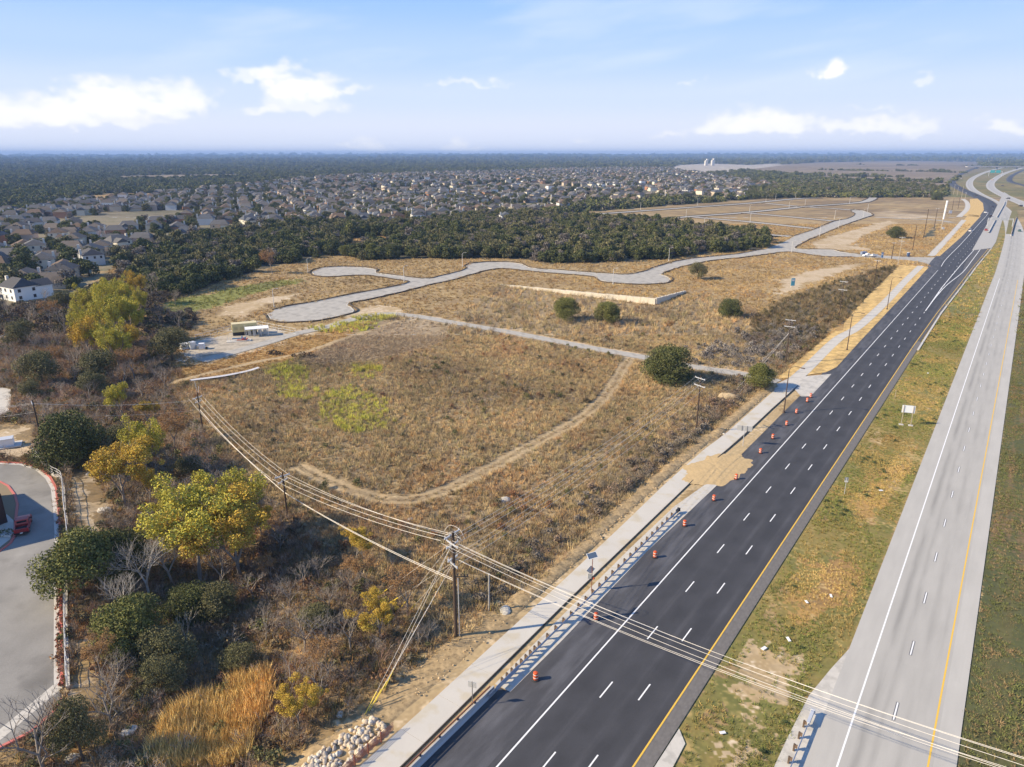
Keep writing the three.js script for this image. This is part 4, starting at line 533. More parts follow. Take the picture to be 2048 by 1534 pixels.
  for (let i = 0; i < 420; i++) { const t = r(), x = lerp(60, 100, t) + (r() - .5) * 26, z = lerp(-195, -232, t) + (r() - .5) * 26; if (!pavedAt(x, z) && roadO(x, z) < -17) put(r() < .7 ? L.twig : L.bush, x, z, 1 + r(), pick([[.26, .23, .195], [.22, .19, .16]])); }
}
instances('tall_grass', tuftTall, L.tall, leafMat, 'tall dry brown grass over field and creek bank'); instances('short_grass', tuftLow, L.low, leafMat, 'short dry and green grass on lots, median and verges'); instances('twig_scrub', twig, L.twig, leafMat, 'leafless grey-brown scrub'); instances('low_shrubs', bushGeo, L.bush, leafMat, 'low leafy shrubs scattered in the grass'); instances('weeds', weedGeo, L.weed, leafMat, 'lime-green weeds and tawny reeds in drifts');

// ----- the wood belt: trees one can tell apart along its front, the rest as one mass -----
{ const r = mulberry(555), all = []; const bb = pts => pts.reduce((a, p) => [Math.min(a[0], p[0]), Math.max(a[1], p[0]), Math.min(a[2], p[1]), Math.max(a[3], p[1])], [1e9, -1e9, 1e9, -1e9]);
  for (const [pl, step] of [[woodPoly, 5.2], [woodFar, 7.5]]) { const [x0, x1, z0, z1] = bb(pl); for (let z = z0; z < z1; z += step) for (let x = x0; x < x1; x += step) { const a = x + (r() - .5) * step, b = z + (r() - .5) * step; if (!inPoly(a, b, pl) || pavedAt(a, b) || (b > -1000 && coverAt(a, b) === GOLD) || fbm(a / 16 + 2, b / 16, 2) > .72) continue; all.push([a, b, pl === woodFar]); } }
  const bins = {}; for (const t of all) { const k = (t[2] ? 'f' : 'w') + Math.floor(Math.atan2(t[0], -t[1]) * (t[2] ? 120 : 95)); if (!bins[k] || t[1] > bins[k][1]) bins[k] = t; }
  const fronts = Object.values(bins).sort((a, b) => a[2] - b[2] || Math.atan2(a[0], -a[1]) - Math.atan2(b[0], -b[1])), set = new Set(fronts); let i = 0, j = 0;
  const KN = ['mid green', 'dark green', 'deep green', 'olive green', 'grey leafless'];
  for (const t of fronts) { const v = Math.floor(r() * r() * 5 + fbm(t[0] / 30, t[1] / 30) * 1.5) % 5; plant('mid', v, t[0], t[1], 5.5 + 3 * r(), t[2] ? `${KN[v]} tree, ${ordinal(++j)} from the left along the far wood front` : `${KN[v]} tree, ${ordinal(++i)} from the left along the near wood front`, 1.05, 'trees along the front of the woods', 'wood_tree'); }
  const rest = [[], [], [], [], []]; for (const t of all) if (!set.has(t)) { const v = Math.floor(r() * 3.2 + fbm(t[0] / 24, t[1] / 24, 3) * 3.4) % 5; rest[v].push([t[0], gh(...t) - .1, t[1], .6 + .75 * r() * r() + .25 * fbm(t[0] / 20, t[1] / 20, 2), r() * 6.28, 1, 1, 1, .85 + .4 * r()]); }
  rest.forEach((l, v) => l.length && instances('woodland', midGeo[v], l, leafMat, `mass of ${KN[v]} trees inside the wood belts`));
}

// ---------- houses ----------
const roofTex = speckle(41, [1, 1, 1], .35, 128, 128);
const WALLS = { white: [.80, .79, .76], cream: [.66, .60, .48], tan: [.52, .43, .32], 'pale grey': [.58, .58, .57], 'orange brick': [.42, .21, .12], 'pale brick': [.47, .36, .29] };
const ROOFS = { 'dark grey': [.075, .073, .075], grey: [.125, .12, .115], 'grey-brown': [.145, .12, .098], brown: [.145, .10, .068], slate: [.09, .098, .11] };
const wallM = {}, roofM = {}; for (const k in WALLS) wallM[k] = mat(...WALLS[k], .9); for (const k in ROOFS) roofM[k] = mat(...ROOFS[k], .95, { map: roofTex });
const paneM = mat(.03, .036, .045, .15), frameM = mat(.7, .7, .68, .6), doorM = mat(.62, .58, .50, .7), chimM = mat(.66, .62, .55, .9);
function hip(w, d, y, rise, over = .5, cx = 0, cz = 0, ridge = .5) { // a hipped roof, ridge along the longer side
  const W = w / 2 + over, D = d / 2 + over, rx = w > d ? (w - d * (1 - ridge)) / 2 : 0.05, rz = w > d ? .05 : (d - w * (1 - ridge)) / 2;
  const p = [[-W, y, -D], [W, y, -D], [W, y, D], [-W, y, D], [-rx, y + rise, -rz], [rx, y + rise, -rz], [rx, y + rise, rz], [-rx, y + rise, rz]].map(q => [q[0] + cx, q[1], q[2] + cz]);
  const f = [[0, 4, 5, 1], [1, 5, 6, 2], [2, 6, 7, 3], [3, 7, 4, 0], [4, 7, 6, 5], [0, 1, 2, 3]], pos = [], uv = [];
  for (const q of f) for (const i of [0, 1, 2, 0, 2, 3]) { pos.push(...p[q[i]]); uv.push(p[q[i]][0] / 3, p[q[i]][2] / 3); } return geoFrom(pos, null, uv);
}
function gable(w, d, y, rise, over, cx, cz) { // ridge along z
  const W = w / 2 + over, D = d / 2 + over, p = [[-W, y, -D], [W, y, -D], [W, y, D], [-W, y, D], [0, y + rise, -D], [0, y + rise, D]].map(q => [q[0] + cx, q[1], q[2] + cz]);
  const f = [[0, 3, 5, 4], [1, 4, 5, 2], [0, 4, 1, 1], [2, 5, 3, 3], [0, 1, 2, 3]], pos = [], uv = []; for (const q of f) for (const i of [0, 1, 2, 0, 2, 3]) { pos.push(...p[q[i]]); uv.push(p[q[i]][0] / 3, p[q[i]][2] / 3); } return geoFrom(pos, null, uv);
}
const winFrame = box(1.3, 1.5, .12), winPane = box(1.1, 1.3, .04, 0, 0, .06);
const PLANS = [ // masses: [w, d, wall height, roof rise, x, z, gabled]
  { two: true, m: [[11.5, 12, 5.6, 3, 0, 0], [6, 5, 3, 2, 2.6, 8, 0]], chim: [-5.2, 0, 8.8] }, { two: false, m: [[13, 14, 3.1, 3.6, 0, 0], [6.4, 4, 3.1, 2.2, -3, 8.6, 1]], chim: [5, -3, 6.6] },
  { two: true, m: [[12.5, 10, 5.7, 3.2, 0, -1], [7, 6, 5.2, 2.4, -2.6, 6, 1]], chim: [6.4, -2, 9.2] }, { two: false, m: [[14, 11, 3.1, 3.3, 0, 0], [6, 5, 3.1, 2.4, 4, 7, 0]], chim: [-6, 1, 6.2] },
  { two: true, m: [[10.5, 13, 5.6, 3, 0, 0]], chim: [-5.3, 3, 8.6] },
];
function walls(P) { return merge(P.m.map(([w, d, h, , x, z], i) => box(w - i * .02, h + .2, d, x, h / 2 - .1, z))); }
function roofs(P) { return merge(P.m.map(([w, d, h, r, x, z, g], i) => g ? gable(w, d, h + i * .02, r, .45, x, z) : hip(w, d, h + i * .02, r, .5, x, z))); }
const planGeo = PLANS.map(P => ({ wall: walls(P), roof: roofs(P), chimney: box(1.1, P.chim[2], 1, P.chim[0], P.chim[2] / 2, P.chim[1]) }));
const doorGeo = box(4.8, 2.3, .12), smallDoor = box(1, 2.1, .1);
const houseProtos = PLANS.map((P, k) => [true, false].map(full => {
  const g = new THREE.Group(); g.name = 'house'; mesh('wall', planGeo[k].wall, wallM.cream, g); const r = mesh('roof', planGeo[k].roof, roofM.grey, g); mesh('chimney', planGeo[k].chimney, chimM, r);
  if (full) {
    const [w, d, , , x0, z0] = P.m[0], rows = P.two ? [1.5, 4.3] : [1.6];
    const put = (x, y, z, t) => { const f = mesh('window', winFrame, frameM, g); f.position.set(x, y, z); f.rotation.y = t; mesh('pane', winPane, paneM, f); };
    for (const y of rows) { for (const q of [-.3, .05, .34]) { put(x0 + w * q, y, z0 - d / 2 - .04, Math.PI); if (q < 0 || y > 2) put(x0 + w * q, y, z0 + d / 2 + .04, 0); } for (const q of [-.3, .25]) { put(x0 + w / 2 + .04, y, z0 + d * q, Math.PI / 2); put(x0 - w / 2 - .04, y, z0 + d * q, -Math.PI / 2); } }
    const [fw, fd, , , fx, fz] = P.m[P.m.length - 1]; const gd = mesh('garage_door', doorGeo, doorM, g); gd.position.set(fx, 1.15, fz + fd / 2 + .06); const sd = mesh('door', smallDoor, paneM, g); sd.position.set(x0 + (P.m.length > 1 && fx > 0 ? -2.4 : 4.2), 1.05, z0 - d / 2 - .05);
  }
  return g;
}));
const houseSpots = []; let houseCount = 0;
function house(plan, full, x, z, turn, wall, roof, label, group = 'houses of the estate', s = 1) {
  const c = houseProtos[plan][full ? 0 : 1].clone(); c.name = numbered('house'); scene.add(c); c.position.set(x, -.05, z); c.rotation.y = turn; c.scale.setScalar(s); c.children[0].material = wallM[wall]; c.children[1].material = roofM[roof]; houseSpots.push([x, z]); houseCount++;
  return tag(c, label, 'house', group);
}
// houses one can tell apart nearest to the camera
for (const [q, plan, turn, w, r, label] of [
  [[-204.93,-292.62], 2, 2.6, 'white', 'dark grey', 'white two-storey house with dark roof behind the yellow trees'], [[-210.50,-320.93], 3, .4, 'cream', 'grey-brown', 'low cream house with broad grey-brown roof next to the white one'],
  [[-228.10,-359.62], 1, .5, 'tan', 'brown', 'tan house with brown roof behind the broad-roofed one'], [[-230.61,-388.86], 4, .7, 'pale grey', 'dark grey', 'narrow grey house with dark roof and white chimneys at the wood corner'], [[-247.62,-429.61], 0, .4, 'white', 'grey-brown', 'white house above the narrow grey one by the wood'], [[-249.52,-453.21], 2, 1, 'cream', 'grey', 'cream house with white chimney at the wood corner'],
  [[-290.66,-404.24], 0, .3, 'pale grey', 'slate', 'grey house with slate roof cut by the picture edge'], [[-306.76,-448.30], 1, .6, 'white', 'brown', 'white house with low brown roof in the second row'], [[-353.57,-508.73], 2, .2, 'white', 'dark grey', 'white house with large dark roof above the brown-roofed one'], [[-317.82,-502.60], 0, .4, 'cream', 'brown', 'cream house with brown hip roof between dark trees'], [[-399.10,-621.76], 3, .4, 'pale grey', 'grey', 'wide low grey house beyond the brown hip roof'], [[-359.53,-591.26], 0, .5, 'tan', 'dark grey', 'tan house with dark steep roof in the second row'],
  [[-230.85,-508.73], 2, .3, 'white', 'slate', 'white house with slate roof rising over the wood'], [[-184.81,-541.70], 0, .4, 'white', 'grey-brown', 'white two-storey house standing at the wood edge'], [[-220.04,-603.97], 2, .8, 'cream', 'slate', 'cream house with tall white chimney behind the wood edge'], [[-240.23,-591.26], 3, .3, 'tan', 'grey', 'tan low house behind the wood'], [[-85.93,-655.47], 4, .3, 'white', 'dark grey', 'white two-storey house before the long grey roof'], [[-66.98,-671.02], 3, .3, 'tan', 'grey-brown', 'tan house with hipped roof beside the white two-storey one'], [[-12.35,-612.74], 1, .2, 'tan', 'grey-brown', 'low brown-roofed house alone in the middle of the wood'], [[-5.38,-645.48], 4, .2, 'white', 'slate', 'white two-storey house alone in the middle of the wood'], [[-115.48,-655.47], 3, .5, 'orange brick', 'brown', 'brick house with red-brown roof near the clearing'], [[-46.59,-716.25], 0, .4, 'pale brick', 'brown', 'small brick house right of the tan hipped one'],
  [[135.40,-955.92], 3, .3, 'cream', 'grey-brown', 'low house before the outermost side street'], [[153.69,-915.31], 1, .3, 'tan', 'brown', 'house with orange-brown roof before the outermost street'], [[242.64,-1102.11], 4, .2, 'white', 'brown', 'white house with brown roof behind the bare lots'], [[268.67,-1116.30], 0, .5, 'white', 'dark grey', 'white house with dark gable behind the bare lots'], [[295.55,-1102.11], 2, .2, 'white', 'dark grey', 'white house with black roof behind the bare lots'], [[310.27,-1048.74], 1, .4, 'pale grey', 'grey', 'grey low house behind the bare lots'], [[342.17,-1074.78], 2, .3, 'cream', 'grey', 'cream house nearest the far wood'], [[318.48,-1475.73], 0, .3, 'tan', 'brown', 'tan house beyond the white ones'], [[350.31,-1527.26], 2, .3, 'tan', 'brown', 'tan house with broad roof beyond the white ones'], [[379.50,-1527.26], 2, .3, 'tan', 'grey-brown', 'widest tan house beyond the white ones'],
]) house(plan, true, q[0], q[1], turn, w, r, label);
{ // the rest of the estate stands in rows along curving streets
  const r = mulberry(808), rows = []; const ux = .93, uz = -.36, px = .36, pz = .93;      // along a row, across the rows (towards us)
  const wk = ['white', 'cream', 'cream', 'tan', 'tan', 'pale grey', 'pale brick', 'orange brick'], rk = ['dark grey', 'grey', 'grey', 'grey-brown', 'grey-brown', 'brown', 'slate'];
  let across = 0; for (let k = 0; k < 150; k++) { across += k % 2 ? 27 : 37; const row = []; for (let i = -120; i < 160; i++) { const a = i * 18.5 + (r() - .5) * 5, wob = 46 * Math.sin(a / 170 + k * .13) + (r() - .5) * 6; const x = -160 + ux * a - px * (across + wob), z = -300 + uz * a - pz * (across + wob); if (!inPoly(x, z, estate) || inPoly(x, z, woodPoly) || inPoly(x, z, woodFar)) continue; if (z > -1005 && (coverAt(x, z) !== YARD || pavedAt(x, z))) continue; if (fbm(x / 120 + 8, z / 120, 2) > .70) continue; if (houseSpots.some(h => Math.hypot(h[0] - x, h[1] - z) < 17)) continue; if (Math.abs(x) > -z * .8 || (z < -1000 && r() < .42)) continue; row.push([x, z, k % 2 ? 0 : Math.PI]); } if (row.length) rows.push(row); }
  const all = rows.flatMap((row, j) => row.sort((a, b) => a[0] - b[0]).map(([x, z, t], i) => ({ x, z, t, i, j, D: Math.hypot(x, z), plan: Math.floor(r() * 5), w: wk[Math.floor(r() * wk.length)], rf: rk[Math.floor(r() * rk.length)], turn: Math.atan2(.36, .93) + t + (r() - .5) * .5 })));
  const near = new Set([...all].sort((a, b) => a.D - b.D).slice(0, 300 - houseCount)); const wl = [], rl = [];
  const paint = (g, m, c) => { g = (g.index ? g.toNonIndexed() : g.clone()).applyMatrix4(m); const n = g.attributes.position.count, a = new Float32Array(n * 3); for (let i = 0; i < n; i++) a.set(c, i * 3); g.setAttribute('color', new THREE.BufferAttribute(a, 3)); g.deleteAttribute('uv'); return g; };
  const seen = {}; let kf = 0;
  for (const h of all) if (near.has(h)) { const n = seen[h.j] = (seen[h.j] ?? 0) + 1, rn = Object.keys(seen).length; house(h.plan, h.D < 520, h.x, h.z, h.turn, h.w, h.rf, `${h.w} house with ${h.rf} roof, ${ordinal(n)} from the left in the ${ordinal(rn)} estate row`); }
    else { const m = new THREE.Matrix4().makeRotationY(h.turn).setPosition(h.x, gh(h.x, h.z) - .05, h.z), g = planGeo[h.plan]; wl.push(paint(g.wall, m, WALLS[h.w])); rl.push(paint(g.roof, m, ROOFS[h.rf])); if (r() < .5) wl.push(paint(g.chimney, m, [.66, .62, .55])); houseSpots.push([h.x, h.z]); }
  const vm = new THREE.MeshStandardMaterial({ vertexColors: true, roughness: .95, side: THREE.DoubleSide }); tag(mesh('distant_houses', mergeGeometries([...wl, ...rl].map(g => { for (const k of Object.keys(g.attributes)) if (!['position', 'normal', 'color'].includes(k)) g.deleteAttribute(k); return g; })), vm), 'mass of small grey-roofed houses towards the horizon', null, null, 'stuff');
  console.log('houses', houseCount, 'rest', all.length - near.size);
  // trees between the houses
  const rt = mulberry(909), spots = []; const KN = ['mid green', 'dark green', 'deep green', 'olive green', 'grey leafless'];
  for (const h of all) { for (let k = 0; k < 5; k++) if (rt() < .7) { const t = rt() * 6.28, q = 9.5 + rt() * 5, x = h.x + Math.cos(t) * q, z = h.z + Math.sin(t) * q; if (z > -1005 && (pavedAt(x, z) || coverAt(x, z) === LOT)) continue; spots.push([x, z, h.D]); } }
  for (let i = 0; i < 60; i++) { const x = -300 + rt() * 260, z = -300 - rt() * 180; if (inPoly(x, z, estate) && !houseSpots.some(h => Math.hypot(h[0] - x, h[1] - z) < 9)) spots.push([x, z, Math.hypot(x, z)]); }
  spots.sort((a, b) => a[2] - b[2]); const nT = Math.max(0, 296 - treeCount); const rest = [[], [], [], [], []];
  const pal = () => Math.floor(rt() * 5) % 5; let bandN = {};
  const firsts = spots.slice(0, nT).map(s => ({ x: s[0], z: s[1], b: Math.floor(s[2] / 45) })).sort((a, b) => a.b - b.b || a.x - b.x); let last = -1, bi = 0, n = 0;
  for (const s of firsts) { if (s.b !== last) { last = s.b; bi++; n = 0; } n++; const v = pal(); plant('mid', v, s.x, s.z, 6 + 4.5 * rt(), `${KN[v]} garden tree, ${ordinal(n)} from the left in the ${ordinal(bi)} band of estate trees`, 1.1, 'garden trees of the estate', 'garden_tree'); }
  for (const s of spots.slice(nT)) { const v = pal(); rest[v].push([s[0], gh(s[0], s[1]) - .1, s[1], .7 + .6 * rt(), rt() * 6.28, 1, 1, 1, 1]); }
  rest.forEach((l, v) => l.length && instances('estate_trees', midGeo[v], l, leafMat, `scattered ${KN[v]} trees between the distant houses`));
}
// ---------- woodland out to the horizon, hedges on the fields ----------
{ const r = mulberry(4242), lists = [[], [], []]; const clump = [0, 1, 2].map(i => leaves(180 + i, domeClumps(280 + i, 9, 8, 18, .05), 420, 1.9, [DARKOAK, OAK, GREYTWIG.concat(DARKOAK)][i], { low: .1 }));
  const add = (x, z, s) => { const v = Math.floor(r() * 3); lists[v].push([x, gh(x, z) - .2, z, s * (.7 + .6 * r()), r() * 6.28, 1, 1, 1, .8 + .5 * r()]); };
  for (let D = 520; D < 17500; D *= 1.0105) { const step = Math.max(13, D * .011); for (let a = -.72; a < .72; a += step / D) { const aa = a + (r() - .5) * step / D, d = D * (1 + (r() - .5) * .012), x = Math.sin(aa) * d, z = -Math.cos(aa) * d; if (z > -690) continue; const k = classAt(x, z); if (k !== FOREST) continue; if (fbm(x / 420 + 5, z / 420, 3) > .83 || (D > 4000 && r() < .35)) continue; if (pavedAt(x, z)) continue; add(x, z, Math.max(.8, D / 2600)); } }
  const hedge = (L, n, s) => { const P = smooth(L, 5); for (let i = 0; i < n; i++) { const p = P[Math.floor(r() * P.length)]; add(p[0] + (r() - .5) * 12, p[1] + (r() - .5) * 12, s * (.5 + r())); } };
  hedge([[1164.05,-2783.36],[1238.72,-2698.45],[1309,-2618.53],[1392.54,-2543.18],[1431.67,-2404.70],[1441.73,-2340.93]], 120, .55); hedge([[719.59,-2222.95],[829.30,-2116.20],[908.39,-1973.87],[1020.10,-1930.56]], 120, .8); hedge([[2013.91,-3879.83],[2132.22,-3879.83]], 24, .7); hedge([[2329.41,-3879.83],[2282.74,-3717.39],[3245.22,-4962.76]], 26, .7); hedge([[1989.75,-4251.12],[1940.54,-4057.04]], 6, .6); hedge([[623.31,-1705.64],[734.60,-1641.77],[846.58,-1641.77],[902.88,-1527.26]], 110, .7); hedge([[1447.82,-2543.18],[1437.84,-2472.02]], 10, .9);
  lists.forEach((l, v) => instances('distant_woodland', clump[v], l, leafMat, ['dark woodland spreading to the horizon', 'green woodland mixed through the distance', 'greyish woodland mixed through the distance'][v]));
  console.log('far trees', lists.map(l => l.length));
}

// ---------- roadside furniture ----------
// traffic drums
{ const prof = [[.02, .1], [.30, .1], [.285, .98], [.2, 1.02], [.02, 1.03]].map(p => new THREE.Vector2(...p)), body = new THREE.LatheGeometry(prof, 16), base = new THREE.LatheGeometry([[.02, 0], [.46, 0], [.44, .1], [.3, .12], [.02, .12]].map(p => new THREE.Vector2(...p)), 12);
  const bandG = y => new THREE.CylinderGeometry(.306 - y * .016, .308 - y * .016, .10, 16, 1, true).translate(0, y, 0), handle = new THREE.TorusGeometry(.1, .02, 5, 10, Math.PI).translate(0, 1.03, 0), bandM = mat(.78, .72, .66, .5);
  const src = thing('traffic_drum', '', 'traffic drum', [0, 0], 0, 'orange drums along the closed shoulder'); mesh('body', body, M.orange, src); mesh('rubber_base', base, M.black, src); for (const y of [.38, .78]) mesh('reflective_band', bandG(y), bandM, src); mesh('handle', handle, M.orange, src);
  const where = ['beside the perforated guardrail end', 'under the power lines', 'opposite the middle of the guardrail', 'opposite the far end of the guardrail', 'just beyond the guardrail end', 'beside the spilled dirt', 'second beyond the spilled dirt', 'beside the back of the grey sign panel', 'below the tall dark street lamp', 'opposite the tall dark street lamp', 'second from the driveway', 'nearest the concrete driveway'];
  [[12.3, -3.62], [26, -3.35], [44.2, -3.41], [55.7, -3.46], [67.1, -2.78], [77.7, -2.44], [92.4, -2.47], [101.7, -2.7], [111.3, -2.47], [120.6, -2.75], [130.3, -2.73], [134.3, -2.88]].forEach(([s, o], i) => { const l = `orange and white traffic drum ${where[i]}`, p = RF(s, o); if (i) copyOf(src, l, p, i, .03); else { src.position.set(p[0], .03, p[1]); src.userData.label = l; } });
}
// in the road's axes: x across (right), -z along
const roadThing = (name, label, cat, s, o, group) => thing(name, label, cat, RF(s, o), ROADTURN, group, 0);
function wBeam(L) { const sh = new THREE.Shape([[0, .16], [.045, .13], [.045, .05], [0, .02], [0, -.02], [.045, -.05], [.045, -.13], [0, -.16], [.012, -.165], [.06, -.135], [.06, -.045], [.015, -.012], [.015, .012], [.06, .045], [.06, .135], [.012, .165]].map(p => new THREE.Vector2(...p))); return new THREE.ExtrudeGeometry(sh, { depth: L, bevelEnabled: false }).translate(0, 0, -L); }
const railM = mat(.34, .39, .46, .5, { metalness: .55 }), postM = mat(.11, .075, .05, .95), blockM = mat(.17, .11, .07, .95);
{ const g = roadThing('guardrail', 'long steel guardrail on timber posts beside the asphalt', 'guardrail', 9.2, -6.12); const beam = mesh('rail', wBeam(49), railM, g); beam.position.set(.12, .68, 0); const post = box(.17, 1.02, .2, 0, .4, 0), block = box(.2, .36, .16, 0, .66, 0);
  for (let s = .3; s < 49; s += s < 7.5 ? .95 : 1.905) { const p = mesh('post', post, postM, g); p.position.set(-.28, 0, -s); const b = mesh('spacer_block', block, blockM, p); b.position.x = .2; }
  const e = mesh('end_terminal', merge([box(.34, .5, .9, .1, .68, -49.6), box(.5, .62, .12, .1, .68, -50.1), box(.1, .14, 3, -.02, .3, -48.6)]), M.black, g);
  mesh('transition_rail', merge([wBeam(4.4).translate(.13, .86, 1.4), wBeam(4.4).translate(.13, .5, 1.4), box(.06, .5, 1.4, .1, .6, 1.9)]), railM, g); }
{ const g = roadThing('concrete_barrier', 'grey concrete barrier with rust-brown top rail by the near roadside', 'barrier', -34, -6.42); const sh = new THREE.Shape([[-.28, 0], [.28, 0], [.26, .1], [.13, .3], [.09, .82], [-.09, .82], [-.13, .3], [-.26, .1]].map(p => new THREE.Vector2(...p))); mesh('wall', new THREE.ExtrudeGeometry(sh, { depth: 42, bevelEnabled: false }).translate(0, 0, -42), mat(.40, .40, .40, .9), g);
  const r = mesh('top_rail', rod(V(-.05, 1.14, 0), V(-.05, 1.14, -41.4), .085, .085, 8), M.rust, g); const b = box(.12, .34, .2, 0, .97, 0); for (let s = 1; s < 41; s += 2.9) { const q = mesh('rail_bracket', b, M.black, g); q.position.set(-.05, 0, -s); } }
{ const g = roadThing('handrail', 'rust-brown pedestrian railing between path and riprap', 'railing', -26, -11.55); for (let y = .2; y < 1.15; y += .18) mesh('rail', rod(V(0, y, 0), V(0, y, -23.4), .032, .032, 5), M.rust, g); const p = box(.12, 1.3, .12, 0, .62, 0); for (let s = 0; s <= 23.4; s += 1.8) mesh('post', p, M.rust, g).position.set(0, 0, -s); }
{ const g = roadThing('guardrail', 'steel guardrail ending beside the concrete highway', 'guardrail', -6, 23.55); mesh('rail', wBeam(29.5), railM, g).position.set(.12, .66, 0); const post = box(.17, .95, .2, 0, .38, 0), block = box(.2, .36, .16, .2, .64, 0); for (let s = .3; s < 29; s += 1.905) { const p = mesh('post', post, postM, g); p.position.set(-.28, 0, -s); mesh('spacer_block', block, blockM, p); } mesh('end_terminal', merge([box(.3, .46, 2.2, .1, .66, -29.9), box(.5, .56, .1, .1, .66, -31)]), M.paleSteel, g); }
// riprap
{ const r = mulberry(31), g = thing('riprap', 'bed of pale boulders beside the rust-brown railing', 'riprap', RF(-9, -13.4), 0, null, 0); const geos = [0, 1, 2, 3, 4].map(k => { const q = new THREE.IcosahedronGeometry(1, 1), P = q.attributes.position, seed = k * 9; for (let i = 0; i < P.count; i++) { const v = V(P.getX(i), P.getY(i), P.getZ(i)), n = .72 + .5 * noise(v.x * 1.3 + seed, v.y * 1.3 + v.z * 1.7 + seed); P.setXYZ(i, v.x * n, v.y * n * .75, v.z * n); } q.computeVertexNormals(); return q; });
  const ms = [mat(.56, .49, .38), mat(.48, .41, .31), mat(.60, .55, .46), mat(.42, .36, .29), mat(.56, .45, .32)]; const poly = [RF(-16, -16), RF(-8, -15.6), RF(-3, -14.8), RF(-2.6, -13.2), RF(-3.4, -11.9), RF(-9, -11.9), RF(-22, -11.9), RF(-24, -15)]; let n = 0;
  for (let t = 0; t < 3000 && n < 298; t++) { const [x, z] = RF(-15.5 + r() * 13.2, -16 + r() * 4.4); if (!inPoly(x, z, poly)) continue; n++; const m = mesh('rock', geos[n % 5], ms[Math.floor(r() * 5)], g); m.position.set(x - g.position.x, .04 + r() * .2, z - g.position.z); m.rotation.set(r() * 6, r() * 6, r() * 6); m.scale.setScalar(.2 + .22 * r() * r() + .07 * r()); } }
// rough soil thrown up along the far edge of the path
{ const pos = [], uv = [], idx = [], ns = 440, no = 12; for (let i = 0; i <= ns; i++) for (let j = 0; j <= no; j++) { const s = -20 + 160 * i / ns, w = s < 20 ? 2.6 : 1.7, o = -12.0 - (s > 45 && s < 95 ? .7 : 0) - (s > 0 && s < 25 ? .0 : 0) - w * 2 * j / no * (1 + .25 * (noise(s / 3, 4) - .5)), e = Math.sin(Math.PI * j / no), [x, z] = RF(s, o); pos.push(x, gh(x, z) - .3 + .2 * Math.min(1, e * 2) + e * (.12 + (.55 * fbm(x * .27 + 3.1 * noise(x * .13, z * .13) + 9, z * .31 + 2.7 * noise(z * .17 + 5, x * .11), 5) + .35 * Math.abs(fbm(x * 1.3 + 4 * noise(z * .4, 8), z * 1.1 + 4 * noise(x * .4, 3), 3) - .5)) * (s > 22 ? 1 : .3)), z); uv.push(s / 3, o / 3); if (i < ns && j < no) { const a = i * (no + 1) + j; idx.push(a, a + 1, a + no + 1, a + 1, a + no + 2, a + no + 1); } }
  struct('soil_bank', geoFrom(pos, idx, uv), new THREE.MeshStandardMaterial({ map: speckle(51, [.40, .285, .145], .5, 512, 512, (u, v) => 1 - .3 * sm(.5, .8, tileNoise(u, v, 8, 4))), roughness: 1, side: THREE.DoubleSide }), 'rough tan soil thrown up along the path'); }
{ const r = mulberry(53), l = []; const q = new THREE.IcosahedronGeometry(1, 0); for (let i = 0; i < 2600; i++) { const s = -16 + r() * 155, o = -12.3 - (s > 45 && s < 95 ? .5 : 0) - r() * 3.4, [x, z] = RF(s, o), m = .7 + .6 * r(); if (s < 22 && r() < .75) continue; l.push([x, gh(x, z) + .02 + .2 * r(), z, .05 + .2 * r() * r() * r() + .05 * r(), r() * 6, .46 * m, .335 * m, .185 * m, .7]); } instances('soil_clods', q, l, mat(1, 1, 1, 1), 'clods of tan soil along the path edge'); }
struct('spilled_dirt', (() => { const c = RF(80, -6.6), pos = [], idx = [], uv = []; const n = 120, m = 10; for (let j = 0; j <= m; j++) for (let i = 0; i <= n; i++) { const t = i / n * 6.2832, q = j / m, R = .45 + 1.25 * fbm(Math.cos(t) * 1.9 + 5, Math.sin(t) * 1.9 + 2, 5), [x, z] = RF(80 + Math.cos(t) * q * R * 8.5 + Math.sin(t) * q * 2.5, -7.0 + Math.sin(t) * q * R * 4.6); pos.push(x, .04 + (1 - q * q) * .2 * (.6 + .9 * fbm(x * 1.3, z * 1.3, 3)), z); uv.push(x / 3, z / 3); if (i < n && j < m) { const a = j * (n + 1) + i; idx.push(a, a + 1, a + n + 1, a + 1, a + n + 2, a + n + 1); } } return geoFrom(pos, idx, uv); })(), new THREE.MeshStandardMaterial({ map: speckle(52, [.50, .36, .18], .22, 512, 512), roughness: 1, side: THREE.DoubleSide }), 'tan dirt spilled across path and shoulder');

// ---------- signs ----------
{ const g = thing('solar_sign', 'solar panel and sensor box on a thin rusty post by the guardrail', 'sign', RF(31.1, -6.9), 0, null, 0); mesh('post', rod(V(0, 0, 0), V(0, 5.6, 0), .055, .05, 7), M.rust, g); const p = mesh('solar_panel', box(1.25, .06, .8), mat(.09, .13, .19, .25, { metalness: .2 }), g); p.position.set(-.1, 5.75, .1); p.rotation.set(.55, .3, 0); mesh('panel_frame', box(1.36, .05, .92, 0, -.02, 0), M.white, p); mesh('control_box', box(.5, .75, .3, -.35, 2.5, 0), mat(.5, .48, .42), g); mesh('beacon', cyl(.14, .14, .25, 10, .25, 2.0, 0), M.orange, g);
  const d = mesh('warning_plate', box(.95, .95, .03), mat(.56, .56, .55, .6, { metalness: .3 }), g); d.position.set(-.2, 3.4, -.12); d.rotation.set(0, .35, Math.PI / 4); }
const backM = mat(.56, .57, .56, .5, { metalness: .4 });
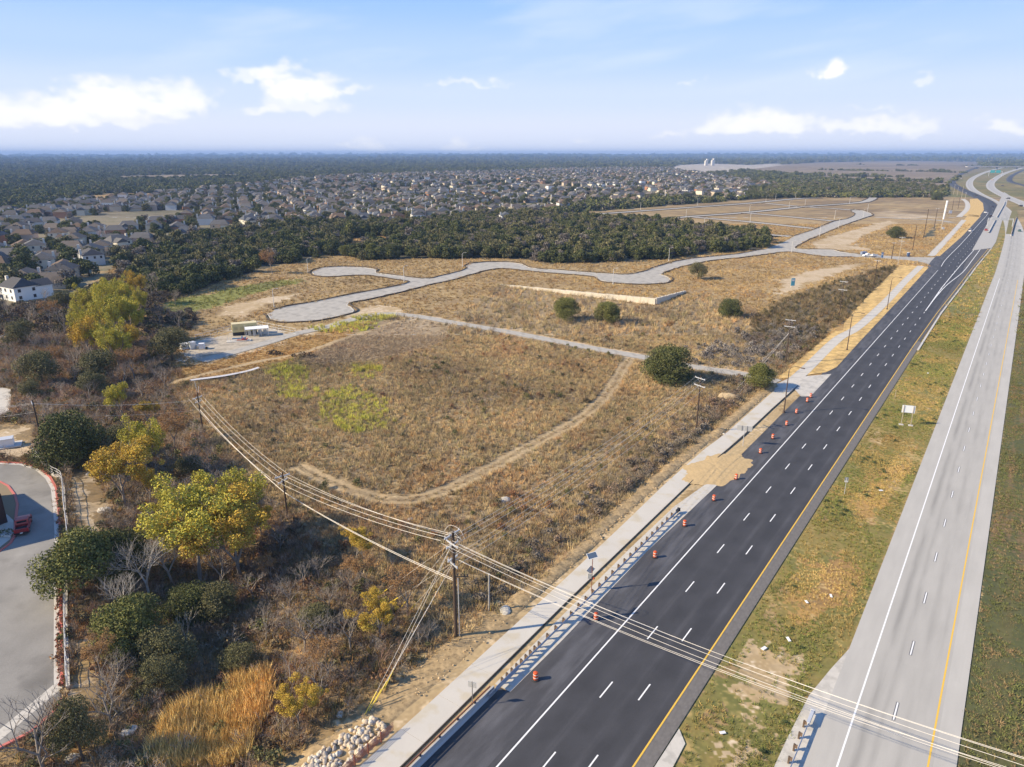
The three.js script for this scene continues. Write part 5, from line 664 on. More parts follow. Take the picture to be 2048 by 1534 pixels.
{ const g = thing('road_sign', 'grey back of a wide sign panel on one post beside the spilled dirt', 'sign', RF(94.1, -6.6), -.3, null, 0); mesh('post', rod(V(0, 0, 0), V(0, 4.2, 0), .06, .06, 6), M.paleSteel, g); for (let i = 0; i < 3; i++) mesh('panel', box(.98, 1.1, .04, -1.0 + i * 1.0, 3.9, 0), backM, g); for (const x of [-.5, .5]) mesh('stiffener', box(.07, 1.15, .07, x, 3.9, .06), mat(.12, .12, .13), g); }
{ const g = thing('road_sign', 'small square sign seen from behind, beside the rust-topped barrier', 'sign', RF(4.8, -6.9), -.3, null, 0); mesh('post', rod(V(0, 0, 0), V(0, 3.4, 0), .05, .05, 6), mat(.22, .2, .18), g); mesh('panel', box(.95, .75, .03, 0, 3.0, 0), backM, g); }
{ const [x, z] = RF(127, 19.1), g = thing('road_sign', 'blank white sign board on two legs in the grass median', 'sign', [x, z], -.32, null, 0); for (const q of [-.95, .95]) { mesh('leg', box(.1, 4.6, .1, q, 2.3, .1), M.paleWood, g); mesh('footing', box(.9, .18, .7, q, .05, .1), M.kerb, g); } mesh('board', box(2.6, 1.75, .05, 0, 3.75, 0), mat(.72, .75, .78, .5), g); mesh('brace', box(2.2, .1, .06, 0, 3.0, .06), M.paleSteel, g); }
{ const g = thing('road_sign', 'small grey route sign seen from behind at the median edge', 'sign', RF(83, 15.2), -.3, null, 0); mesh('post', rod(V(0, 0, 0), V(0, 3.2, 0), .045, .045, 6), M.paleSteel, g); mesh('panel', box(.62, .6, .03, 0, 2.95, 0), mat(.2, .22, .24, .5), g); mesh('lower_panel', box(.62, .3, .03, 0, 2.45, 0), M.paleSteel, g); }
{ const g = thing('marker_post', 'short pale marker post in the median beyond the white board', 'post', RF(146, 14.2), 0, null, 0); mesh('post', rod(V(0, 0, 0), V(0, 1.9, 0), .06, .05, 6), M.paleWood, g); mesh('cap', box(.16, .1, .16, 0, 1.92, 0), M.paleWood, g); }
{ const g = thing('sale_sign', 'tall teal and white sign standing on the tan lot', 'sign', [127.53,-318.37], .2, null, 0); mesh('board', box(1.9, 3.4, .1, 0, 2.3, 0), mat(.10, .42, .50, .5), g); mesh('panel', box(1.2, .8, .04, 0, 3.1, .08), M.white, g); for (const x of [-.8, .8]) mesh('leg', box(.12, 2, .12, x, .6, -.1), M.white, g); }
{ const g = thing('banner_sign', 'upright blue and white banner sign by the side street', 'sign', [214.10,-410.31], .2, null, 0); mesh('board', box(1.3, 3.0, .1, 0, 2, 0), mat(.12, .30, .55, .5), g); mesh('panel', box(.9, .9, .04, 0, 2.4, .08), M.white, g); mesh('post', box(.1, 2, .1, 0, .6, -.1), M.white, g); }
{ const g = thing('portable_toilet', 'dark blue portable toilet at the side street mouth', 'toilet', [233.62,-418.68], .3, null, 0); mesh('cabin', box(1.25, 2.2, 1.25, 0, 1.1, 0), mat(.05, .09, .18, .5), g); mesh('roof', merge([box(1.35, .12, 1.35, 0, 2.26, 0), box(.9, .15, .9, 0, 2.38, 0)]), mat(.6, .62, .65, .5), g); mesh('door', box(.9, 1.9, .04, 0, 1.05, .64), mat(.09, .13, .24, .5), g); }
{ const g = thing('notice_board', 'small white notice board on legs beside the dark utility poles', 'sign', [434.19,-716.25], .4, null, 0); mesh('board', box(4.5, 3, .12, 0, 3, 0), M.white, g); for (const x of [-1.8, 1.8]) mesh('leg', box(.15, 3, .15, x, 1.2, -.1), M.wood, g); }

// ---------- vehicles ----------
const glassM = mat(.025, .03, .035, .08), tyreM = mat(.02, .02, .021, .9), rimM = mat(.4, .4, .42, .4, { metalness: .6 });
function prism(pts, w, bevel = .06) { const g = new THREE.ExtrudeGeometry(new THREE.Shape(pts.map(p => new THREE.Vector2(...p))), { depth: w - bevel * 2, bevelEnabled: true, bevelSize: bevel, bevelThickness: bevel, bevelSegments: 2 }); return g.translate(0, 0, -(w - bevel * 2) / 2).rotateY(-Math.PI / 2); } // profile x becomes z (front = -z... +x of the profile)
const wheelG = new THREE.CylinderGeometry(.36, .36, .24, 16).rotateZ(Math.PI / 2), rimG = new THREE.CylinderGeometry(.21, .21, .25, 10).rotateZ(Math.PI / 2);
function wheels(g, xs, zs, r = 1) { for (const x of xs) for (const z of zs) { const w = mesh('wheel', wheelG, tyreM, g); w.position.set(x, .36 * r, z); w.scale.set(1, r, r); mesh('rim', rimG, rimM, w); } }
function car(name, label, [x, z], turn, paint, kind = 'sedan', s = 1) { // front towards local +z
  const g = thing(name, label, kind === 'pickup' ? 'pickup truck' : 'car', [x, z], turn, 'vehicles on the roads', .04), p = mat(...paint, .35), L = 4.7, lo = kind === 'suv' ? .1 : 0; g.scale.setScalar(s);
  mesh('body', prism([[-2.3, .35], [-2.25, .85 + lo], [-1.9, .95 + lo], [1.3, .92 + lo], [2.15, .78 + lo], [2.35, .55], [2.3, .32]], 1.8), p, g);
  mesh('cabin', prism(kind === 'suv' ? [[-2.15, .98], [-2.0, 1.6], [-1.6, 1.72], [.35, 1.72], [1.15, .98]] : [[-1.8, .92], [-1.1, 1.4], [-.7, 1.45], [.3, 1.45], [1.1, .9]], 1.5), glassM, g); mesh('roof', box(1.35, .05, kind === 'suv' ? 2.1 : 1.2, 0, kind === 'suv' ? 1.8 : 1.52, kind === 'suv' ? -.65 : -.2), p, g);
  wheels(g, [-.82, .82], [-1.45, 1.45], .9); for (const q of [-.6, .6]) { mesh('headlight', box(.35, .14, .06, q, .68, 2.36), M.white, g); mesh('tail_light', box(.3, .14, .05, q, .8 + lo, -2.33), mat(.35, .02, .02, .4), g); } return g;
}
{ // red pickup on the lot drive, seen from behind and above
  const g = thing('pickup_truck', 'red pickup truck parked on the grey drive beside the curved kerb', 'pickup truck', [-78.90,-101.16], Math.PI + .50, null, .05), red = mat(.33, .035, .035, .3, { metalness: .1 });
  mesh('body', prism([[-2.85, .5], [-2.85, .72], [2.2, .72], [2.75, .66], [2.85, .45], [2.8, .4], [-2.8, .4]], 1.95), red, g);
  mesh('bonnet', prism([[1.0, .7], [1.05, 1.12], [2.5, 1.02], [2.72, .9], [2.75, .7]], 1.86), red, g);
  const cab = mesh('cabin', prism([[-.95, .7], [-.95, 1.12], [-.75, 1.78], [.15, 1.82], [.95, 1.12], [1.15, .7]], 1.84), red, g); mesh('rear_window', box(1.35, .42, .04, 0, 1.46, -.92), glassM, cab); mesh('windscreen', box(1.5, .55, .04), glassM, cab).position.set(0, 1.5, .72); cab.children[1].rotation.x = -.85; for (const s of [-1, 1]) mesh('side_window', box(.04, .4, 1.3, s * .925, 1.42, -.05), glassM, cab);
  for (const s of [-1, 1]) { mesh('bed_side', box(.12, .52, 1.85, s * .9, .95, -1.95), red, g); mesh('mirror', box(.24, .2, .14, s * 1.1, 1.25, .75), M.black, g); mesh('tail_light', box(.16, .36, .06, s * .86, .98, -2.9), mat(.4, .02, .02, .35), g); }
  const tg = mesh('tailgate', box(1.62, .52, .1, 0, .95, -2.84), red, g); mesh('handle', box(.26, .07, .04, 0, 1.08, -2.91), M.black, tg); mesh('bed_floor', box(1.7, .06, 1.85, 0, .76, -1.95), mat(.035, .035, .037, .8), g); mesh('rear_bumper', box(1.9, .18, .16, 0, .52, -2.96), M.black, g); mesh('number_plate', box(.34, .16, .02, 0, .56, -3.05), M.white, g); wheels(g, [-.86, .86], [-1.85, 1.85], 1.05); }
for (const [q, t, c, k, l] of [[[357.75,-559.78], -.75, [.75, .75, .76], 'suv', 'white car on the frontage road nearest the camera'], [[485.30,-741.17], -.3, [.78, .78, .78], 'sedan', 'white car entering the road bend'], [[462.96,-698.61], -.4, [.03, .03, .035], 'suv', 'black car beside the white one in the bend'], [[547.65,-827.19], -.2, [.04, .04, .05], 'sedan', 'dark car further round the bend'], [[668.05,-1048.74], .6, [.05, .05, .06], 'suv', 'dark car leaving the bend'], [[666.51,-977.58], .4, [.06, .06, .07], 'suv', 'grey car on the far highway'], [[585.69,-835.25], .1, [.04, .04, .05], 'suv', 'dark car on the highway by the picture edge'], [[395.98,-559.78], -.5, [.06, .16, .15], 'sedan', 'dark teal car on the highway'], [[926.89,-1382.32], .4, [.05, .05, .06], 'sedan', 'dark car on the opposite carriageway'], [[1117.53,-1705.64], .4, [.35, .1, .08], 'sedan', 'red-brown car on the opposite carriageway'], [[1087.25,-1774.61], -.8, [.6, .6, .6], 'sedan', 'pale car far along the frontage road'], [[374.68,-567.34], -.5, [.4, .05, .04], 'sedan', 'red car at the ramp mouth']]) car('car', l, q, t + Math.PI, c, k, 1.05);
{ const p = [209.73,-418.68]; const g = thing('pickup_truck', 'white pickup truck parked on the side street', 'pickup truck', p, -1.45, 'vehicles on the roads', .05); mesh('body', prism([[-2.8, .4], [-2.8, 1.05], [-.8, 1.05], [-.6, 1.8], [.6, 1.8], [1.1, 1.1], [2.6, 1], [2.7, .4]], 1.9), M.white, g); mesh('cabin_glass', box(1.93, .4, 1.0, 0, 1.5, 0), glassM, g); wheels(g, [-.86, .86], [-1.8, 1.8]);
  const t = thing('trailer', 'low white equipment trailer behind the white pickup', 'trailer', [212.82,-416.56], -1.45, null, .05); mesh('deck', box(2, .2, 5, 0, .75, 0), M.white, t); mesh('load', merge([box(1.4, .9, 1.6, 0, 1.3, .8), box(1.2, .7, 1.2, 0, 1.2, -1.2)]), mat(.45, .47, .5), t); wheels(t, [-.9, .9], [-.4, .5], .9);
  const w = thing('work_trailer', 'dark blue box trailer beside the white pickup', 'trailer', [209.41,-422.99], -1.45, null, .05); mesh('box', box(2, 1.8, 3.2, 0, 1.4, 0), mat(.2, .24, .33, .5), w); wheels(w, [-.9, .9], [-.3, .5], .9); }

// ---------- power poles and lines ----------
function pole(label, [x, z], H, arms, m = M.wood, r0 = .19) { // arms: [height below top, length, turn]
  const g = thing('utility_pole', label, 'utility pole', [x, z], 0, 'wooden power poles'); mesh('shaft', rod(V(0, -.4, 0), V(0, H, 0), r0, r0 * .68, 8), m, g);
  for (const [dy, w, t, dead] of arms) { const a = mesh('crossarm', box(w, .15, .13), M.paleSteel, g); a.position.set(.16 * Math.sin(t), H - dy, .16 * Math.cos(t)); a.rotation.y = t; for (const q of dead ? [-.46, -.16, .16, .46] : [-.45, .1, .45]) mesh('insulator', cyl(.06, .05, .2, 6, q * w, .06, 0), M.insulator, a); for (const s of [-1, 1]) mesh('brace', rod(V(s * w * .25, -.05, .04), V(0, -.75, .0), .025, .025, 4), M.steel, a); }
  g.userData.H = undefined; delete g.userData.H; return { g, x, z, H, y: g.position.y };
}
const pA = [-7.02,-74.20], pB = [-37.54,-105.11], pC = [-69.76,-147.92], pD = [-93.05,-129], pE = [39.95,-142.26], pF = [79.13,-195.80], pG = [120.94,-255.49], pH = [160.51,-310.94], pX = [62, -34];
const dirTurn = (a, b) => Math.atan2(b[0] - a[0], b[1] - a[1]); // arm across the line a-b has rotation.y = this angle... the arm's length lies along x
const acr = (a, b) => { const t = Math.atan2(b[0] - a[0], b[1] - a[1]); return t; };
const lineTurn = acr(pX, pB);
const PA = pole('tall corner power pole with tangled crossarms beside the path', pA, 14.9, [[.5, 2.8, lineTurn, 1], [1.7, 2.4, lineTurn + 1.3, 1], [1.9, 2.2, lineTurn, 1], [4.4, 2.4, lineTurn + 1.2, 1], [3.8, 1.8, lineTurn, 1]], M.wood, .24);
mesh('conduit', rod(V(.45, 0, .1), V(.45, 8.5, .1), .06, .06, 6), M.paleSteel, PA.g); mesh('jumper_loop', merge([tube([V(-1.1, 14.6, -.6), V(-.4, 15.4, -.5), V(.9, 15.2, .3), V(1.4, 14.2, .6)], .022), tube([V(-1, 14.4, .2), V(0, 14.9, .2), V(1, 14, .5)], .022), tube([V(-.8, 13, .3), V(.2, 12.3, .6), V(1, 12.9, .5)], .022)]), M.wire, PA.g); mesh('transformer_bracket', merge([box(1.6, .08, .08, .9, 8.4, -.4), ...[.4, .8, 1.2, 1.6].map(x => cyl(.07, .07, .28, 6, x, 8.45, -.4))]), M.black, PA.g);
const PB = pole('second power pole of the creek line, nearest the golden tree', pB, 8.44, [[.7, 2.6, acr(pA, pC)], [1.6, 2.4, acr(pA, pC) + .5]]), PC = pole('third power pole of the creek line with white switch gear', pC, 8.69, [[1.2, 2.6, acr(pB, pC) + .5], [2.2, 1.6, acr(pB, pD)]]);
mesh('switch_arm', merge([rod(V(0, 9, 0), V(-.2, PC.H + 2.6, 0), .05, .05, 5), rod(V(.3, PC.H, 0), V(.5, PC.H + 1.5, 0), .06, .06, 5)]), M.paleSteel, PC.g);
const PD = pole('dark power pole beside the dark live oak', pD, 12.14, [[.6, 1.8, acr(pC, pD)]]); { const s = pole('short dark pole stub beside the live oak power pole', [-92.14,-128.04], 6.2, []); }
const PE = pole('power pole with two crossarms in the scrub before the round oak', pE, 12.9, [[.55, 2.8, -1.0], [2.2, 3.0, -1.0]]), PF = pole('power pole with two crossarms beyond the driveway oak', pF, 13.29, [[.6, 2.9, -.6], [2.5, 3.0, -.6]]), PG = pole('power pole with two crossarms in the dark swale', pG, 13.92, [[.6, 2.9, -.7], [3.6, 3.0, -.7]]), PH = pole('power pole on the dark swale beside the straw matting', pH, 13.49, [[.5, 2.6, -.7]]);
{ const g = thing('wood_post', 'weathered grey post standing right of the corner power pole', 'post', [-3.04,-79.39], 0, null); mesh('shaft', rod(V(0, -.2, 0), V(.05, 5.7, 0), .14, .11, 7), mat(.34, .32, .29), g); mesh('guard', rod(V(.25, 0, .1), V(.02, 1.6, .05), .04, .03, 5), M.guyYellow, g); }
for (const [a, b] of [[1796, 529]]) pole('pale wooden pole with crossarms at the side street corner', [211.23,-387.01], 15.09, [[.6, 3, -.6], [2.4, 2.6, -.6]], M.paleWood, .2);
[[[218.56,-408.27], 9.66, 'dark pole beside the pale one at the side street'], [[250.97,-445.88], 15.05, 'dark pole beside the broad oak on the bare lot'], [[294.48,-511.85], 20.55, 'tallest dark pole beyond the broad oak'], [[340.24,-579.06], 16.47, 'dark pole in front of the white monopole'], [[450.45,-741.17], 14.40, 'dark pole behind the notice board'], [[490.36,-796.43], 13.83, 'dark pole nearest the far bend of the path'], [[659.20,-1088.28], 14.38, 'small pole by the far wood, first of three'], [[640.69,-1048.74], 12.49, 'small pole by the far wood, second of three'], [[617.76,-1000.22], 15.89, 'small pole by the far wood, third of three'], [[602.04,-966.63], 8.99, 'short pole at the end of the far path']].forEach(([p, h, l], i) => pole(l, p, h, i % 3 ? [] : [[.5, 2.4, -.6]], i > 5 ? M.paleWood : M.wood, .24));
{ const g = thing('monopole', 'thick white monopole beside the far narrow road', 'monopole', [343.60,-575.10], 0); mesh('shaft', rod(V(0, 0, 0), V(1.0, 22.5, 0), .3, .5, 10), M.paleWood, g); mesh('antenna_shroud', rod(V(.45, 8, 0), V(1.0, 22.5, 0), .62, .75, 10), M.white, g); mesh('base_cabinet', box(1.6, 1.8, 1, 1.2, .9, .6), M.paleSteel, g); }

// lines: each conductor one thing, sagging between its two supports
let wireNo = 0; const wireM = { pale: M.wire, dark: M.darkWire };
function wire(label, a, b, sag, r = .026, m = M.wire, group = 'power lines') { const pts = []; for (let i = 0; i <= 16; i++) { const t = i / 16; pts.push(V(lerp(a[0], b[0], t), lerp(a[1], b[1], t) - sag * 4 * t * (1 - t), lerp(a[2], b[2], t))); } const o = mesh('power_line', new THREE.TubeGeometry(new THREE.CatmullRomCurve3(pts), 24, r, 4), m); return tag(o, label, 'power line', group); }
const atop = (P, dy, off, t) => [P.x + Math.cos(t) * off, P.y + P.H - dy, P.z - Math.sin(t) * off];
const tAB = acr(pA, pB), tXA = acr(pX, pA), tBC = acr(pB, pC);
const N4 = ['uppermost', 'second', 'third', 'fourth', 'fifth', 'lowest'];
[[.35, 1.9], [.4, .75], [.5, -.4], [1.3, -1.2]].forEach(([dy, o], i) => { wire(`${N4[i]} pale conductor from the corner pole to the creek pole`, atop(PA, dy + .15, o, tAB), atop(PB, .55 + i * .12, o, tAB), .9); wire(`${N4[i]} pale conductor between the second and third creek poles`, atop(PB, .55 + i * .12, o, tBC), atop(PC, 1.1 + i * .1, o, tBC), 1.1); });
for (const k of [0, 1]) { wire(`${k ? 'lower' : 'upper'} communication cable from the corner pole to the creek pole`, atop(PA, 6.6 + k * .25, 0, 0), atop(PB, 3.6 + k * .1, 0, 0), .7, .035); wire(`${k ? 'lower' : 'upper'} communication cable between the second and third creek poles`, atop(PB, 3.6 + k * .1, 0, 0), atop(PC, 4.0 + k * .1, 0, 0), .8, .03); }
{ const y = 12.9; [[.4, 2.4, 0], [.8, 1.2, .1], [1.2, .2, -.3], [2.0, -.6, .1], [3.9, -.3, -.2], [4.6, -1.2, .1]].forEach(([dy, o, e], i) => wire(`${N4[i]} pale conductor crossing the roads from the corner pole`, atop(PA, dy, o, tXA), [pX[0] + Math.cos(tXA) * o * 1.3, y - dy * .72, pX[1] - Math.sin(tXA) * o * 1.3], 2.6, .024)); }
const chain = [PA, PE, PF, PG, PH]; const CN = ['corner pole to the scrub pole', 'scrub pole to the driveway pole', 'driveway pole to the swale pole', 'swale pole to the last swale pole'];
for (let k = 0; k < 4; k++) { const a = chain[k], b = chain[k + 1], t = acr([a.x, a.z], [b.x, b.z]); [[.5, 1.25], [.5, .2], [.5, -1.25], [2.2, 1.35], [2.2, .2], [2.2, -1.35]].forEach(([dy, o], i) => wire(`${N4[i]} thin line from the ${CN[k]}`, atop(a, dy + (k ? 0 : i > 2 ? 2 : .8), o * (k ? 1 : .6), t), atop(b, k === 3 ? .5 + i * .1 : dy, o, t), 1.3, k ? .018 : .02, k ? M.darkWire : M.wire)); }
[[.7, .8], [.7, -.7], [3.0, 0]].forEach(([dy, o], i) => wire(`${['first', 'second', 'lower'][i]} thin line from the third creek pole to the live oak pole`, atop(PC, dy + 1, o, 0), atop(PD, dy, o, 0), .8, .015, M.wire)); [[.7, .8], [.7, -.7], [2.5, 0]].forEach(([dy, o], i) => wire(`${['first', 'second', 'lower'][i]} thin line leaving the live oak pole past the picture edge`, atop(PD, dy, o, 0), [-150, 9.5 - dy, -118 + o], .8, .015, M.wire));
// stays with yellow guards
const stays = [[-18.30,-83.12], [-16.65,-81.18], [-14.78,-80.40], [-13.84,-78.97], [-15.89,-61.13], [-15.55,-61.63], [-14.47,-64.79], [-15.17,-62.81]];
stays.forEach(([x, z], i) => { const n = ['first', 'second', 'third', 'fourth'][i % 4], far = i > 3; const g = thing('guy_wire', `${n} stay of the corner pole, anchored ${far ? 'near the riprap' : 'in the field scrub'}, with yellow guard`, 'guy wire', [x, z], 0, 'stays of the corner pole'); const top = V(PA.x - x, PA.y + PA.H - (i % 2 ? 4.2 : 1.4) - g.position.y, PA.z - z), L = top.length(), u = top.clone().divideScalar(L); mesh('cable', rod(V(0, 0, 0), top, .016, .016, 4), M.wire, g); mesh('guard', rod(u.clone().multiplyScalar(.1), u.clone().multiplyScalar(2.6), .06, .06, 6), M.guyYellow, g); });
{ const g = thing('guy_wire', 'pair of stays of the driveway pole anchored at the pale soil heap', 'guy wire', [54.95,-167.31], 0, 'stays of the corner pole'); const top = V(PF.x - g.position.x, 9, PF.z - g.position.z); for (const q of [0, 1.6]) mesh('cable', rod(V(q, 0, 0), top, .025, .025, 4), M.wire, g); }
{ const q = new THREE.SphereGeometry(1, 20, 12), P = q.attributes.position; for (let i = 0; i < P.count; i++) { const n = .8 + .4 * noise(P.getX(i) * 2 + 5, P.getZ(i) * 2); P.setXYZ(i, P.getX(i) * 3.0 * n, Math.max(-.2, P.getY(i) * 1.3 * n), P.getZ(i) * 2.2 * n); } q.computeVertexNormals(); const o = mesh('soil_heap', q, mat(.47, .36, .21, 1)); o.position.set(...[53.67,-164.65].flatMap((v, i) => i ? [0, v] : [v])); tag(o, 'heap of pale soil in the scrub beside the driveway oak', 'soil heap'); }

// ---------- street lamps ----------
{ const src = thing('street_lamp', '', 'street lamp', [0, 0], 0, 'pale street lamps of the subdivision'); const pm = mat(.66, .65, .61, .6); mesh('pole', rod(V(0, 0, 0), V(0, 7, 0), .15, .085, 7), pm, src); mesh('arm', tube([V(0, 6.6, 0), V(.5, 7.2, 0), V(1.6, 7.35, 0)], .06, 5), pm, src); mesh('lamp_head', box(.75, .14, .3, 1.9, 7.35, 0), pm, src); mesh('base', cyl(.3, .26, .4, 8), M.kerb, src);
  const list = [[[-94.06,-274.31], 'at the lower cul-de-sac'], [[-104.10,-359.62], 'at the upper cul-de-sac by the wood'], [[-51.22,-332.92], 'where the two cul-de-sac streets meet'], [[-26.61,-379.80], 'at the bend before the wood'], [[46.98,-326.15], 'at the far cul-de-sac bulge'], [[88.59,-400.28], 'on the wood side where the street climbs'], [[171.59,-436.44], 'at the avenue corner by the highway link'], [[115.91,-647.45], 'at the corner of the nearest side street'], [[165.70,-687.32], 'halfway along the middle side street'], [[157.96,-591.26], 'halfway along the nearest side street'], [[208.58,-631.04], 'on the first short side street'], [[244.45,-744.40], 'at the crossing of the middle side street'], [[217.81,-851.83], 'halfway along the outermost side street'], [[139.50,-786.19], 'near the left end of the outermost street'], [[307.34,-803.91], 'near the right end of the middle street'], [[340.72,-843.46], 'at the farthest crossing of streets'], [[394.10,-1011.93], 'at the right end of the outermost street'], [[300.72,-672.62], 'on the second short side street'], [[266.80,-587.14], 'on the highway side of the avenue'], [[225.39,-524.72], 'on the lower avenue by the pale soil'], [[317.36,-908.55], 'on the outermost street past its middle'], [[346.39,-955.92], 'on the outermost street second from its end'], [[410.22,-882.45], 'at the street end by the far wood'], [[331.64,-681.80], 'at the top bend of the avenue'], [[372.24,-757.62], 'behind the top bend of the avenue']];
  list.forEach(([p, w], i) => { const l = `pale street lamp ${w}`, t = [.2, .5, .6, .2, .3, .3, .2][i] ?? .3, k = i > 6 ? 1.1 : 1; if (i) copyOf(src, l, p, t, 0, k); else { src.position.set(p[0], 0, p[1]); src.rotation.y = t; src.userData.label = l; } }); }
for (const [p, h, l] of [[[63.51,-154.52], 10.21, 'tall dark street lamp beside the drums before the driveway'], [[103.35,-210.02], 10.70, 'dark street lamp on the straw matting, nearer one'], [[145.83,-269.60], 11.51, 'dark street lamp on the straw matting, farther one']]) { const g = thing('street_lamp', l, 'street lamp', p, -.6, 'dark street lamps by the frontage road', 0); const dm = mat(.09, .06, .045, .7); mesh('pole', rod(V(0, 0, 0), V(0, h, 0), .15, .09, 8), dm, g); mesh('arm', tube([V(0, h - .1, 0), V(.3, h + .8, 0), V(1.4, h + 1.3, 0), V(2.6, h + 1.2, 0)], .06, 5), dm, g); mesh('lamp_head', box(.9, .16, .34, 2.9, h + 1.15, 0), dm, g); mesh('base', cyl(.3, .25, .5, 8), dm, g); }

// ---------- retaining wall ----------
{ const A = [-5.52,-322.22], B = [57.66,-279.18], Cc = [76.03,-306.16], stone = new THREE.MeshStandardMaterial({ map: speckle(61, [.62, .56, .45], .25, 256, 256), roughness: .95, side: THREE.DoubleSide });
  const g = thing('retaining_wall', 'long pale stone retaining wall across the tan grass', 'wall', [0, 0], 0, null, 0);
  const seg = (P, Q, h0, h1, name) => { const n = 24, pos = [], idx = [], uv = []; const dx = Q[0] - P[0], dz = Q[1] - P[1], L = Math.hypot(dx, dz), nx = -dz / L * .35, nz = dx / L * .35; for (let i = 0; i < n; i++) { const a = i / n, b = (i + .97) / n, ha = Math.round(lerp(h0, h1, a) / .2) * .2; const bl = []; const c = [[a, -1], [b, -1], [b, 1], [a, 1]].map(([t, s]) => [P[0] + dx * t + nx * s, P[1] + dz * t + nz * s]); const q = geoFrom([...c.flatMap(p => [p[0], -.3, p[1]]), ...c.flatMap(p => [p[0], ha, p[1]])], [0, 1, 5, 0, 5, 4, 1, 2, 6, 1, 6, 5, 2, 3, 7, 2, 7, 6, 3, 0, 4, 3, 4, 7, 4, 5, 6, 4, 6, 7], Array.from({ length: 8 }, (_, k) => [(a + (k % 4 === 1 || k % 4 === 2 ? 1 / n : 0)) * L / 2, k > 3 ? 1 : 0]).flat()).toNonIndexed(); q.computeVertexNormals(); mesh(name, q, stone, g); } };
  seg(A, B, .7, 2.5, 'wall_panel'); seg(B, Cc, 2.5, .6, 'return_panel'); }
// ---------- lift station ----------
{ const tan = mat(.62, .52, .25, .6);
  const g = thing('generator', 'large yellow-tan generator cabinet on a black base in the gravel yard', 'generator', [-89.70,-230.36], .42, null, 0); mesh('base', box(7.6, 1.1, 2.7, 0, .55, 0), M.black, g); mesh('cabinet', box(7.8, 2.7, 2.9, 0, 2.5, 0), tan, g); mesh('roof', box(7.9, .12, 3.0, 0, 3.9, 0), mat(.66, .57, .33, .6), g); for (let i = 0; i < 4; i++) mesh('louvre', box(1.1, 1.1, .06, -2.7 + i * 1.8, 2.4, 1.48), mat(.48, .40, .20, .6), g);
  const s = thing('shelter', 'open shelter with white roof over grey control cabinets', 'shelter', [-84.79,-228.30], .38, null, 0); const rf = mesh('roof', box(7.4, .14, 3.4, 0, 2.75, 0), M.white, s); rf.rotation.x = .06; for (const x of [-3.4, -1.1, 1.1, 3.4]) for (const z of [-1.4, 1.4]) mesh('post', box(.14, 2.8, .14, x, 1.35, z), M.paleSteel, s); [-2.4, -.9, .9, 2.5].forEach((x, i) => mesh('cabinet', box(1.1, 1.7, .7, x, .95, -.5 + (i % 2) * .3), mat(.42, .43, .42, .5), s));
  const p = thing('pump_manifold', 'cluster of blue and red pipes and valves on the yard slab', 'pump', [-88.28,-221.03], .3, null, 0); mesh('slab', box(7.5, .2, 3, 0, .1, 0), M.newConcrete, p); mesh('blue_pipes', merge([rod(V(-2, .8, -.4), V(2, .8, -.4), .2, .2, 8), rod(V(1, .2, -.4), V(1, 1.5, -.4), .22, .22, 8), rod(V(2, .2, .3), V(2, 1.3, .3), .2, .2, 8), box(.7, .6, .6, 1.5, .8, 0)]), mat(.10, .22, .38, .5), p); mesh('red_valves', merge([rod(V(-.6, .5, .6), V(2.6, .5, .9), .18, .18, 8), cyl(.35, .35, .2, 10, 1.4, .9, .8), cyl(.35, .35, .2, 10, 2.6, .8, .9)]), mat(.42, .07, .06, .5), p); mesh('vent_pipe', merge([rod(V(-2.6, .2, .2), V(-2.6, 1.6, .2), .08, .08, 6), rod(V(-3.4, .2, 0), V(-3.4, 1.9, 0), .06, .06, 6)]), M.paleSteel, p);
  const k = thing('treatment_unit', 'white and grey odour control unit at the end of the yard', 'tank', [-99.88,-211.25], .8, null, 0); k.scale.setScalar(.8); mesh('tank', box(2.8, 2.2, 2.4, -1.4, 1.1, -1.6), M.white, k); mesh('cabinet', box(2.2, 2.6, 2.2, .8, 1.3, .2), mat(.52, .55, .57, .5), k); mesh('lid', box(2.4, .12, 2.4, .8, 2.66, .2), M.paleSteel, k); mesh('low_unit', box(2.6, 1.3, 2, 3, .65, 1.2), mat(.35, .38, .4, .5), k); mesh('stack', rod(V(2.2, 0, -.8), V(2.2, 3.1, -.8), .14, .14, 8), M.black, k);
  const b = thing('storage_tote', 'white square tote beside the odour control unit', 'tote', [-96.14,-211.22], .2, null, 0); mesh('container', box(1.6, 1.7, 1.6, 0, .95, 0), mat(.75, .74, .74, .5), b); mesh('pallet', box(1.8, .14, 1.8, 0, .07, 0), M.paleWood, b); mesh('barrel', cyl(.3, .3, .9, 10, 1.5, 0, .9), M.black, b);
  const v = thing('vent_post', 'thin pale antenna post beside the shelter', 'post', [-88.06,-226.27], 0, null, 0); mesh('post', rod(V(0, 0, 0), V(0, 4, 0), .06, .05, 6), M.paleSteel, v); mesh('base', box(.4, .2, .4, 0, .1, 0), M.kerb, v);
  const fence = (label, L, h = 1.9) => { const f = thing('chain_fence', label, 'fence', [0, 0], 0, 'fences of the lift station', 0); const P = smooth(L, 3); P.forEach(p => mesh('post', rod(V(p[0], 0, p[1]), V(p[0], h, p[1]), .04, .04, 5), M.paleSteel, f)); for (const y of [.1, h * .5, h - .03]) mesh('rail', tube(P.map(p => V(p[0], y, p[1])), .045, 4), M.paleSteel, f); };
  fence('pale pipe fence on the uphill side of the gravel yard', [[-102.46,-221.68],[-98.10,-230.36],[-92.91,-242.70]]); fence('pale pipe fence between shelter and access road', [[-91.50,-242.70],[-81.43,-236.02],[-72.56,-230.36]]); fence('short pale fence at the creek end of the yard', [[-98.16,-203.47],[-94.65,-201.24],[-90.84,-198.52]]); }
